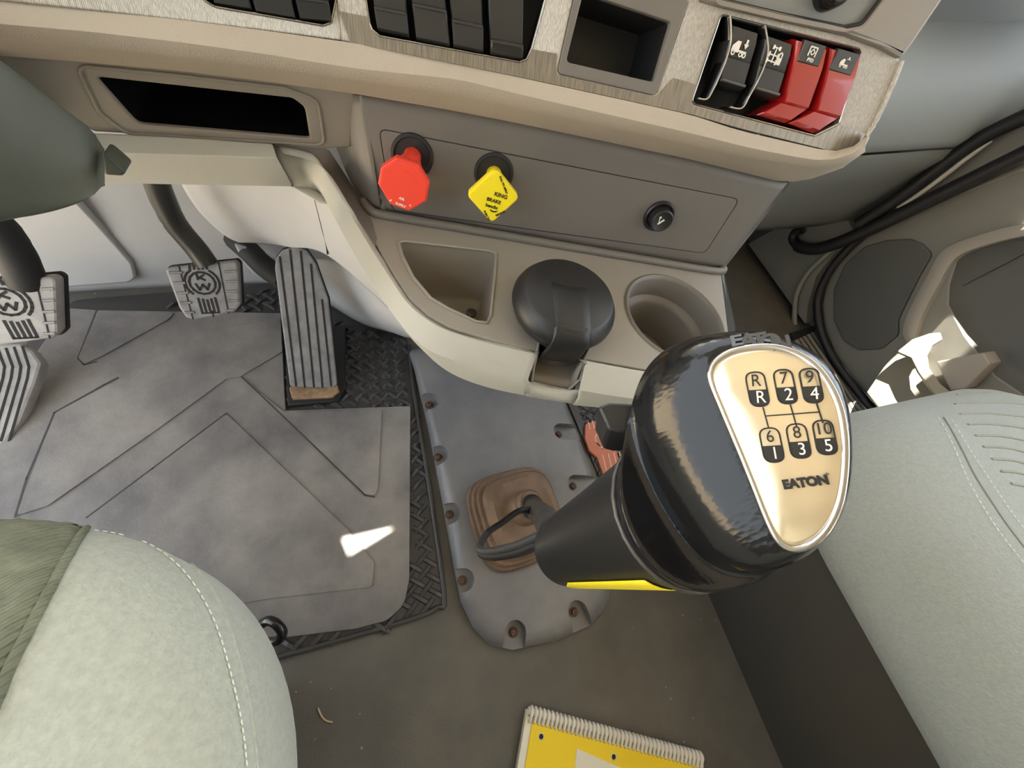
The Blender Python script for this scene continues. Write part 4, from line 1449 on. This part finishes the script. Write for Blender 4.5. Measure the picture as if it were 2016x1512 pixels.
def mix(A, B, t, k=1.0):
    c = sum(A, V3((0, 0, 0))).lerp(sum(B, V3((0, 0, 0))), t) / len(A)
    return [c + (p.lerp(q, t) - c) * k for p, q in zip(A, B)]


for t_, k in ((0, 1.0), (.28, 1.05), (.62, 1.07)):
    rings.append(mix(body0, M1, t_, k))
rings.append(M1)
for th in (30, 58, 80, 90):
    a = math.radians(th)
    R = []
    for p, q in zip(M1, T0):
        d = q - p
        dn = KP.n * d.dot(KP.n)
        R.append(p + dn * math.sin(a) + (d - dn) * (1 - math.cos(a)))
    rings.append(R)
rings += [pring(1.015, -.0012), pring(1.0, -.002), pring(.97, -.004)]
kn = link('knob', loft(rings, True, True), KNOBB, lev, 60, label='glossy worn black shift knob')
sub(kn, 2)
P = pring(1.025, -.0004)
link('plate_rim', tube(P + P[:1], .0011, 10), CHROME, kn, 60, label='scuffed chrome rim')
P = [p + axs * .001 for p in cring]
link('collar_ring', tube(P + P[:1], .0009, 8), STEEL, kn, 60)
gp = link('shift_plate', loft([pring(1.0, -.003), pring(1.0, -.0006), pring(.985, .0003), pring(.95, .0007), pring(.7, .0011), pring(.3, .0013)], True, True), PLATEG, lev, 60, label='pale gold shift-pattern plate')
QF = KP.lift(.0014)


def gearbox(px, wpx, hpx, top, bot):
    c = QF.at(*px)
    ex = V3(QF.at(px[0] + 50, px[1] - 5)) - V3(c) if False else None
    # box axes follow the printed rows
    a = QF.at(px[0] + wpx, px[1] - .06 * wpx)
    b = QF.at(px[0] + hpx * .20, px[1] + hpx)
    ux, uy = (a[0] - c[0]), (a[1] - c[1])
    vx, vy = (b[0] - c[0]), (b[1] - c[1])
    f = lambda s, t: (c[0] + ux * s + vx * t, c[1] + uy * s + vy * t)
    base = fillet([f(-.5, -.5), f(.5, -.5), f(.5, .5), f(-.5, .5)], .0022, 5)
    st = []
    LL = base + base[:1]
    link('box_outline', polys(QF, stroke(LL, .0004), .0002, .0001), PRINT, gp, 0)
    low_ = fillet([f(-.5, .02), f(.5, .02), f(.5, .5), f(-.5, .5)], [0, 0, .0022, .0022], 5)
    link('black_half', polys(QF, [low_], .0002, .0001), PRINT, gp, 0)
    rot = math.atan2(uy, ux)
    sz = math.hypot(vx, vy) * .50
    text(QF, top, f(0, -.24), sz, PRINT, gp, h=.0002, rot=rot, thick=.0001, sx=.85, name='numeral')
    text(QF, bot, f(.08, .25), sz, WHITE, gp, h=.0004, rot=rot, thick=.0001, sx=.85, bold=0, name='numeral')


for px, a, b in (((1491, 766), 'R', 'R'), ((1546, 761), '7', '2'), ((1597, 759), '9', '4'), ((1519, 876), '6', '1'), ((1572, 868), '8', '3'), ((1624, 861), '10', '5')):
    gearbox(px, 40 if px[1] > 800 else 38, 68, a, b)
for L in ([(1502, 802), (1513, 842)], [(1556, 797), (1568, 838)], [(1608, 794), (1620, 832)], [(1508, 819), (1614, 811)]):
    link('shift_line', polys(QF, stroke([QF.at(*p) for p in L], .00035), .0002, .0001), PRINT, gp, 0)
a, b = QF.at(1545, 955), QF.at(1630, 945)
rot = math.atan2(b[1] - a[1], b[0] - a[0])
wd = math.hypot(b[0] - a[0], b[1] - a[1])
text(QF, 'EATON', QF.at(1585, 950), wd * .33, PRINT, gp, h=.0002, rot=rot, thick=.0001, bold=.0002, sx=.95, name='brand_lettering')
text(QF, '®', QF.at(1629, 933), wd * .09, PRINT, gp, h=.0002, rot=rot, thick=.0001)
# raised lettering moulded in the crown of the knob
bm = bmesh.new()
bm.from_mesh(kn.data)
kt = BVHTree.FromBMesh(bm)
bm.free()
for ch_, px, py in (('E', 1450, 675), ('A', 1473, 673), ('T', 1494, 673), ('O', 1515, 675), ('N', 1537, 679)):
    r = ray(px, py).normalized()
    h_, n_, i_, d_ = kt.ray_cast(CAMP - ORG[kn.name], r)
    if h_ is not None:
        h_ = h_ + ORG[kn.name]
        n_ = n_ if n_.dot(r) < 0 else -n_
        text(Frame(h_, KP.ex, n_), ch_, (0, 0), .0062, mat('worn_letter_black', (.07, .07, .075), .3), kn, name='raised_letter', h=.0006, thick=.0003, bold=.0002, sx=1.05)
# range selector flap on the near side of the knob
sf = Frame(fd(1216, 832, .150), fd(1250, 832, .150) - fd(1185, 832, .150), (CAMP - fd(1216, 832, .150)).normalized() + V3((0, 0, .5)))
fl_t = sf.pts([(1178, 800), (1200, 792), (1262, 795), (1262, 848), (1222, 852), (1198, 846)])
fl_b = scale2(fl_t, .96, 0, -.002)
fs_ = loft([[sf.p3(a, b, 0) for a, b in fl_t], [sf.p3(a, b - .003, -.014) for a, b in fl_t], [sf.p3(a, b - .004, -.020) for a, b in fl_b]])
o = link('range_selector', fs_, BLACK, lev, 30, label='black selector flap on the knob side')
bev(o, .001, 2)
# air lines: a loop from the sleeve down to the lever foot
for k in range(2):
    dz = k * .006
    pts = [SL0 + axs * .004 + V3((-.008 + .012 * k, -.004, 0)), fd(1080, 1052 + 16 * k, .250), fd(1020, 1074 + 14 * k, .30), fd(965, 1086 + 10 * k, .34), fd(945, 1078 + 6 * k, .372), fd(957, 1052, .40), fd(990, 1028, .43), fd(1022, 1006, .455), fd(1048, 1000 + 6 * k, .48), LV0 + V3((.004 * k, 0, .02))]
    link('air_line', tube(smooth_line(pts, 6), .0036, 8), BLACK if k else mat('grey_air_line', (.05, .05, .05), .35), lev, 60)
# strap round the lever foot
link('lever_collar', lathe(LV0.lerp(SL0, .06), (SL0 - LV0), [(.0145, 0), (.0165, .002), (.0165, .010), (.0145, .012)], 24), BLACK, lev, 40)

# ================================================================== seats

def rrect(x0, x1, y0, y1, r, d, z, n=20):
    """rounded rectangle ring inset by d"""
    x0, x1, y0, y1 = x0 + d, x1 - d, y0 + d, y1 - d
    r = max(r - d * .6, .01)
    out = []
    for cx, cy, a0 in ((x1 - r, y1 - r, 0), (x0 + r, y1 - r, 90), (x0 + r, y0 + r, 180), (x1 - r, y0 + r, 270)):
        for k in range(n + 1):
            a = math.radians(a0 + 90 * k / n)
            out.append(V3((cx + r * math.cos(a), cy + r * math.sin(a), z)))
        # extra points along the straight sides come from the next corner
    return resample(out + out[:1], 160)[:-1]


def cushion(x0, x1, y0, y1, r, prof):
    return loft([rrect(x0, x1, y0, y1, r, d, z) for d, z in prof], True, True)


def caster(me):
    bm = bmesh.new()
    bm.from_mesh(me)
    t = BVHTree.FromBMesh(bm)
    bm.free()

    def f(px, py, lift=.0008):
        r = ray(px, py).normalized()
        h, n, i, d = t.ray_cast(CAMP, r)
        if h is None:
            return None
        if n.dot(r) > 0:
            n = -n
        return h + n * lift
    return f


def stitches(f, L, n, frac=.66, r=.0004, name='stitching', parent=None, m=None):
    P = resample([(*p, 0) for p in smooth_line([(a, b, 0) for a, b in L], 6) for p in [p.xy]], n * 2 + 1) if False else resample(smooth_line([(a, b, 0) for a, b in L], 6), n * 2 + 1)
    vs, fs = [], []
    for k in range(n):
        a, b = P[2 * k], P[2 * k].lerp(P[2 * k + 2], frac)
        A, B = f(a.x, a.y), f(b.x, b.y)
        if A is None or B is None or (A - B).length > .03:
            continue
        me = tube([A, A.lerp(B, .5) + V3((0, 0, .0004)), B], [r * .6, r, r * .6], 6)
        o_ = len(vs)
        vs += [v.co.copy() for v in me.vertices]
        fs += [tuple(o_ + i for i in p.vertices) for p in me.polygons]
        bpy.data.meshes.remove(me)
    me = bpy.data.meshes.new('s')
    me.from_pydata([tuple(v) for v in vs], [], fs)
    return link(name, me, m or THREAD, parent, 60, label='row of pale stitches', kind='stuff')


def surf_line(f, L, r, name, m, parent, lift=.0003):
    P = [f(p.x, p.y, lift) for p in smooth_line([(a, b, 0) for a, b in L], 6)]
    P = [p for p in P if p is not None]
    return link(name, tube(P, r, 8), m, parent, 60)


ds = thing('cab_chair', (-0.31, -0.2, 0), 'green-grey suede driver seat cushion with ribbed cloth centre', 'chair')
dprof = [(.05, .30), (.012, .315), (.003, .345), (0, .385), (.0015, .405), (.006, .422), (.013, .435), (.024, .4455), (.038, .4515), (.055, .4545), (.09, .456), (.15, .457), (.2, .457)]
me = cushion(-0.58, -0.067, -0.55, 0.104, .165, dprof)
fds = caster(me)
o = link('cushion', me, SUEDE, ds, 70)
st = [(168, 1044), (230, 1053), (290, 1072), (332, 1100), (370, 1138), (402, 1188), (426, 1240), (446, 1305), (464, 1375), (477, 1445), (486, 1530)]
stitches(fds, st, 40, parent=ds)
surf_line(fds, [(215, 1046), (300, 1062), (360, 1096), (410, 1150), (448, 1225), (474, 1310), (494, 1400), (508, 1520)], .0012, 'welt', SUEDE, ds, -.0002)
seam = [(182, 1031), (160, 1052), (135, 1092), (112, 1135), (84, 1190), (58, 1240), (28, 1300), (0, 1365), (-40, 1470), (-60, 1530)]
surf_line(fds, seam, .0022, 'seam', CLOTH, ds, .0006)
SP = resample(smooth_line([(a, b, 0) for a, b in seam], 6), 40)
rows = []
for p in SP:
    L = []
    for k in range(24):
        q = p.lerp(V3((-240 - (p.y - 1030) * .3, p.y - 8, 0)), k / 23)
        yy = q.y
        h = None
        while h is None and yy < q.y + 200:
            h = fds(q.x, yy, .0030 if k > 1 else .0004 + .0012 * k)
            yy += 3
        L.append(h)
    if all(x is not None for x in L):
        rows.append(L)
vs, fs = grid(rows)
o = link('cloth_insert', mesh(vs, fs), CLOTH, ds, 60, label='ribbed dark green cloth centre panel')
ridge = [(-20, 1076), (20, 1080), (50, 1094), (72, 1116)]
link('seat_base', box((-0.34, -0.25, .155), .36, .42, .29), BLACKM, ds, 30)
# seat back leaning behind, out of view but part of the seat
link('seat_back', loft([rrect(-0.56, -0.08, -0.66, -0.52, .05, d, z) for d, z in ((.01, .36), (0, .42), (0, .9), (.02, 1.05), (.05, 1.07))]), SUEDE, ds, 60)

ps = thing('cab_chair', (0.78, -0.25, 0), 'pale grey suede passenger seat with ribbed cloth centre and double stitching', 'chair')
pprof = [(.03, .255), (.010, .262), (.002, .275), (0, .292), (.004, .310), (.016, .332), (.036, .354), (.060, .371), (.085, .382), (.110, .388), (.14, .391), (.2, .392)]
me = cushion(0.496, 1.09, -0.60, 0.083, .17, pprof)
fps = caster(me)
link('cushion', me, SUEDE2, ps, 70)
sA = [(1846, 822), (1862, 850), (1880, 888), (1902, 940), (1930, 992), (1965, 1046), (2010, 1104), (2050, 1150)]
sB = [(1872, 826), (1892, 858), (1912, 892), (1934, 926), (1962, 968), (1992, 1012), (2030, 1060)]
sC = [(1858, 822), (1877, 854), (1897, 892), (1918, 934), (1948, 982), (1980, 1030), (2020, 1082), (2060, 1130)]
surf_line(fps, sC, .0012, 'seam', mat('dark_seam_thread', (.20, .20, .175), .9), ps, -.0002)  # seam drawn darker than the suede
stitches(fps, sA, 30, parent=ps)
stitches(fps, sB, 24, parent=ps)
# ribbed cloth: rows of soft ridges across the centre panel
cl = [(1830, 812), (1858, 818), (1900, 868), (1945, 918), (1990, 968), (2040, 1030)]
rib0 = [[(1884, 778), (1950, 774), (2030, 776)], [(1880, 796), (1950, 793), (2030, 797)], [(1890, 816), (1950, 815), (2030, 822)], [(1905, 836), (1960, 836), (2030, 846)], [(1920, 858), (1970, 859), (2030, 870)], [(1935, 880), (1980, 882), (2030, 894)], [(1952, 904), (1990, 906), (2030, 916)], [(1970, 928), (2000, 930), (2030, 938)], [(1990, 952), (2030, 960)]]
for L in rib0:
    surf_line(fps, L, .0016, 'cloth_rib', CLOTH2, ps, .0002)
link('pedestal', box((0.80, -0.30, .13), .56, .64, .262), BOXD, ps, 20, label='dark boxed seat pedestal')

# ================================================================== notebook
NZ = .012
NA, NB = fz(1038, 1398, NZ), fz(1386, 1492, NZ)
nf = Frame(NA, NB - NA, (0, 0, 1))
NW = (NB - NA).length
nb = thing('notebook', NA.lerp(NB, .5) - V3((0, 0, NZ)), 'comb-bound notebook with a yellow cover and white label lying on the floor', 'notebook')
link('pages', plate(nf.lift(-.001), [(0, -.216), (NW, -.216), (NW, 0.0), (0, 0.0)], [], .010, .0005), CREAM, nb, 30)
h1, h2 = nf.at(1065, 1450), nf.at(1208, 1490)
mg = .010
cv_ = [(mg, -.216), (NW - mg * .8, -.216), (NW - mg * .8, -.010), (mg, -.010)]
link('cover', plate(nf.lift(.0006), cv_, [circle2(h1, .0032, 20), circle2(h2, .0032, 20), circle2((2 * h2[0] - h1[0], h1[1]), .0032, 20)], .0012), YELP, nb, 30, label='bright yellow cover')
for h in (h1, h2):
    P = [nf.p3(a, b, .0008) for a, b in circle2(h, .0036, 20)]
    link('punch_hole', tube(P + P[:1], .0006, 6), COMB, nb, 60)
    link('hole_bottom', lathe(nf.p3(h[0], h[1], -.0006), (0, 0, 1), [(.0032, 0), (0, 0.0002)], 16), BLACKM, nb)
la = nf.at(1135, 1473)
lbl = [la, nf.at(1250, 1524), (nf.at(1250, 1524)[0] + .05, la[1] - .13), (la[0] + .002, la[1] - .12)]
link('label_card', plate(nf.lift(.0012), lbl, [], .0006), CREAM, nb, 30, label='white label card')
link('spine', tube([nf.p3(.002, -.001, -.002), nf.p3(NW - .002, -.001, -.002)], .0055, 14), COMB, nb, 60)
n = 43
cm = None
for k in range(n):
    x = .006 + (NW - .012) * k / (n - 1)
    P = [nf.p3(x, .0045, -.004), nf.p3(x, .005, .001), nf.p3(x, .001, .0042), nf.p3(x, -.005, .0040), nf.p3(x, -.0105, .0018), nf.p3(x, -.0115, -.001)]
    if cm is None:
        oc = link('binding_coil', tube(smooth_line(P, 2), .0021, 6), COMB, nb, 60)
        cm, x_first = oc, x
    else:
        c = oc.copy()
        COL.objects.link(c)
        c.location = oc.location + nf.ex * (x - x_first)
ORG.setdefault('x', V3())

# ================================================================== passenger side: dash, pillar, door, sill
def yrow(L, n=30):
    P = resample([(a, b, y * 1000) for a, b, y in L], n)
    return [fy(p.x, p.y, p.z / 1000) for p in P]


rows = [yrow([(1600, -160, .78), (1850, -170, .78), (2300, -200, .78)]),
        yrow([(1600, -60, .69), (1850, -66, .69), (2300, -80, .69)]),
        yrow([(1600, 40, .615), (1850, 36, .615), (2300, 30, .615)]),
        yrow([(1600, 130, .552), (1850, 120, .552), (2300, 100, .552)]),
        yrow([(1600, 230, .520), (1850, 215, .520), (2200, 180, .525)]),
        yrow([(1600, 290, .512), (1700, 286, .512), (1897, 274, .515), (2060, 256, .52)]),
        yrow([(1600, 308, .516), (1700, 301, .516), (1897, 288, .52), (2060, 268, .525)]),
        yrow([(1600, 309, .55), (1700, 302, .55), (1897, 289, .55), (2060, 269, .55)])]
vs, fs = grid(rows)
o = link('passenger_dash', mesh(vs, fs), GREYP, dash, 60, label='smooth grey passenger dash')
solid(o, .004, 1)
rows = [yrow([(1540, 316, .56), (1700, 305, .56), (1900, 291, .56)]),
        yrow([(1540, 317, .518), (1700, 306, .518), (1900, 292, .52)]),
        yrow([(1530, 345, .512), (1700, 330, .512), (1880, 312, .515)]),
        yrow([(1500, 385, .525), (1680, 360, .525), (1830, 338, .53)]),
        yrow([(1470, 425, .545), (1640, 405, .545), (1760, 388, .55)]),
        yrow([(1440, 452, .57), (1580, 440, .57), (1690, 432, .57)]),
        yrow([(1440, 458, .62), (1580, 448, .62), (1690, 440, .62)])]
vs, fs = grid(rows)
o = link('lower_dash', mesh(vs, fs), GREYL, dash, 60, label='dull grey knee panel on the passenger side')
solid(o, .004, 1)

# footwell kick panel and pillar
XP = 1.19
XF = Frame((XP, 0, .2), (0, -1, 0), (-1, 0, 0))


def xplate(name, px, x, t, m, parent, r=.01, b=.002, **kw):
    f = Frame((x, 0, .2), (0, -1, 0), (-1, 0, 0))
    return link(name, plate(f, fillet(f.pts(px), r), [], t, b), m, parent, 40, **kw)


pil = thing('door_pillar', (XP, .55, 0), 'dark front door pillar with black rubber seals on the passenger side', 'pillar', kind='structure')
xplate('kick_trim', [(1472, 480), (1545, 440), (1660, 420), (1690, 470), (1640, 500), (1606, 545), (1590, 600), (1586, 640)], 1.195, .03, DOORP, pil, .004)
P = smooth_line([fx(a, b, 1.185) for a, b in [(1564, 640), (1567, 584), (1588, 540), (1622, 506), (1650, 484), (1700, 455)]], 5)
link('flange', tube(P, .007, 8), DOORP, pil, 60)
P = smooth_line([fx(a, b, 1.175) for a, b in [(1580, 452), (1566, 458), (1562, 472), (1576, 486), (1606, 490), (1650, 478), (1710, 452), (1780, 418), (1880, 370), (2016, 304), (2180, 225)]], 5)
link('seal', tube(P, [.012] * 14 + [.016] * (len(P) - 14), 10), SEAL, pil, 60, label='thick black rubber door seal')
P = smooth_line([fx(a, b, 1.165) for a, b in [(1690, 440), (1760, 396), (1830, 345), (1890, 300), (1950, 262), (2030, 225), (2140, 180)]], 5)
link('seal', tube(P, .014, 10), SEAL, pil, 60)
P = smooth_line([fx(a, b, 1.172) for a, b in [(1768, 410), (1810, 382), (1860, 345), (1910, 306), (1950, 276)]], 5)
link('bare_flange', tube(P, .005, 8), BEIGE, pil, 60, label='bare pale metal flange beside the seal')
xplate('pillar_trim', [(1760, 420), (1830, 370), (1900, 310), (1960, 262), (2060, 215), (2160, 215), (2100, 300), (1900, 380)], 1.205, .03, DOORP, pil, .006)

xplate('pillar_core', [(1440, 380), (1700, 300), (2200, 100), (2300, 350), (1900, 560), (1650, 720), (1560, 680), (1450, 500)], 1.240, .012, DOORD, pil, .004)
door = thing('door_1', (1.22, 0, 0), 'passenger door with speaker cover, map pocket and sunlit lower bin', 'door', kind='structure')
dpx = [(1755, 438), (1700, 468), (1655, 508), (1628, 552), (1618, 600), (1624, 650), (1645, 700), (1690, 760), (1760, 840)]
DFx = Frame((1.215, 0, .2), (0, -1, 0), (-1, 0, 0))
dout = [DFx.at(*p) for p in dpx] + [(.75, DFx.at(1760, 840)[1] - .0), (.75, .48), (-.40, .48), DFx.at(2016, 318), DFx.at(1880, 384)]
pocket = [(1905, 486), (1960, 470), (2080, 455), (2200, 470), (2300, 600), (2200, 760), (2050, 800), (1960, 740), (1900, 660), (1868, 600), (1870, 560), (1884, 515)]
pk = fillet(DFx.pts(pocket), .02, 6)
link('door_panel', plate(DFx, dout, [pk], .03, .003), DOORP, door, 40)
link('map_pocket', loft([[DFx.p3(a, b, -.002) for a, b in pk], [DFx.p3(a, b, -.03) for a, b in inset2(pk, .012)], [DFx.p3(a, b, -.036) for a, b in inset2(pk, .03)]], False, True), DOORD, door, 60, label='dark recessed map pocket')
xplate('speaker_cover', [(1700, 485), (1745, 472), (1790, 470), (1815, 480), (1836, 500), (1812, 540), (1788, 588), (1768, 630), (1768, 660), (1735, 688), (1690, 690), (1660, 672), (1640, 630), (1640, 570), (1662, 520)], 1.209, .012, DOORD, door, .02, .004, label='dark speaker cover')
bp_ = [(2200, 408), (2016, 440), (1930, 462), (1875, 482), (1848, 502), (1826, 542), (1800, 590), (1782, 630), (1778, 660), (1794, 690)]
bq_ = [(2200, 430), (2016, 464), (1935, 484), (1890, 502), (1868, 524), (1848, 560), (1824, 604), (1808, 640), (1802, 668), (1816, 694)]
A = smooth_line([fx(a, b, 1.198) for a, b in bp_], 5)
B = smooth_line([fx(a, b, 1.198) for a, b in bq_], 5)
rows = [[p + V3((.02, 0, 0)) for p in A], A, [p.lerp(q, .5) + V3((-.004, 0, 0)) for p, q in zip(A, B)], B, [p + V3((.02, 0, 0)) for p in B]]
vs, fs = grid(rows)
link('trim_band', mesh(vs, fs), DOORL, door, 50, label='curved paler trim band')
BFn = Frame(fx(1790, 770, 1.165), (0, -1, 0), V3((-.84, 0, .54)))
bpx = [(1706, 772), (1740, 722), (1772, 686), (1800, 690), (1822, 726), (1850, 760), (1890, 792), (1880, 860), (1800, 880), (1750, 830)]
link('lower_bin', plate(BFn, fillet(BFn.pts(bpx), .004), [], .03, .003), mat('bin_plastic', (.20, .185, .14), .5), door, 40, label='lower door bin catching the sun')
LFn = Frame(fx(1820, 700, 1.155), (0, -1, 0), V3((-.80, 0, .60)))
lpx = [(1766, 692), (1796, 668), (1830, 656), (1852, 654), (1856, 668), (1836, 680), (1826, 700), (1830, 725), (1852, 756), (1890, 786), (1872, 802), (1836, 772), (1808, 732), (1794, 704)]
link('bin_lip', plate(LFn, fillet(LFn.pts(lpx), .004), [], .014, .002), mat('bin_lip_plastic', (.27, .25, .19), .45), door, 40, label='curved bright lip of the door bin')
xplate('bin_shelf', [(1842, 712), (1936, 694), (1950, 716), (1900, 766), (1870, 770)], 1.165, .045, DOORL, door, .004, .003)
P = smooth_line([fx(a, b, 1.195) for a, b in [(1720, 446), (1672, 488), (1636, 530), (1612, 580), (1610, 620), (1620, 664), (1646, 714), (1690, 772), (1740, 830), (1800, 890)]], 5)
link('door_seal', tube(P, .010, 10), SEAL, door, 60)

sill = thing('door_sill', fz(1640, 750, 0), 'ribbed tread plate along the passenger door sill', 'sill', kind='structure')
sfr = Frame((0, 0, .008), (1, 0, 0), (0, 0, 1))
link('base', plate(sfr, sfr.pts([(1556, 655), (1606, 640), (1770, 870), (1700, 900)]), [], .008, .001), BLACKM, sill, 30)
for k in range(6):
    t_ = k / 5
    a = V3((1567, 670, 0)).lerp(V3((1606, 652, 0)), t_)
    b = V3((1720, 892, 0)).lerp(V3((1756, 872, 0)), t_)
    link('tread_rib', tube([fz(a.x, a.y, .011), fz(b.x, b.y, .011)], .0055, 6), RIBM, sill, 40)

# ================================================================== steering column shroud and small things
stc = thing('steering_column_cover', fy(100, 300, .27), 'rounded green-grey steering column shroud at the dash edge', 'shroud')
top_ = [(-260, -30), (0, 134), (70, 184), (140, 232), (180, 262), (198, 292), (206, 322)]
bot_ = [(-260, 452), (0, 415), (70, 408), (120, 400), (160, 388), (190, 370), (206, 336)]
rings = []
Tq = resample([(*p, 0) for p in smooth_line([(a, b, 0) for a, b in top_], 5) for p in [(p.x, p.y)]], 24)
Bq = resample([(*p, 0) for p in smooth_line([(a, b, 0) for a, b in bot_], 5) for p in [(p.x, p.y)]], 24)
for i in range(24):
    a, b = fy(Tq[i].x, Tq[i].y, .30), fy(Bq[i].x, Bq[i].y, .27)
    c = (a + b) / 2
    hv = (a - b) / 2 * .86
    dv_ = V3((0, 1, .3)).normalized() * max(.004, min(.045, hv.length * .8))
    rings.append([c + hv * math.copysign(abs(math.cos(q)) ** .75, math.cos(q)) + dv_ * math.copysign(abs(math.sin(q)) ** .75, math.sin(q)) for q in [6.283185 * k / 40 for k in range(40)]])
link('shroud', loft(rings), SHROUD, stc, 60)
fs_ = caster(stc.children[0].data)
P = [fy(a, b, .255) for a, b in []]
wd_ = [(196, 296), (248, 340), (240, 348), (202, 346)]
wf = Frame(fy(220, 330, .31), (1, 0, 0), (0, -1, .2))
link('lever_stub', plate(wf, fillet(wf.pts(wd_), .003), [], .02, .002), SHROUD, stc, 40)

t = link('seat_strap_loop', tube(smooth_line([fz(a, b, z) for a, b, z in [(515, 1228, .10), (530, 1222, .11), (546, 1230, .115), (556, 1246, .11), (548, 1260, .10), (530, 1264, .09), (515, 1262, .09)]], 5), .0055, 8), BLACKG, None, 60, label='small glossy black strap loop beside the driver seat', cat='strap')
t = link('dry_straw', tube(smooth_line([fz(a, b, .002) for a, b in [(626, 1394), (633, 1410), (642, 1419), (655, 1422)]], 4), .0011, 6), mat('straw', (.55, .42, .26), .8), None, 60, label='thin dry straw lying on the floor near the driver seat', cat='straw')
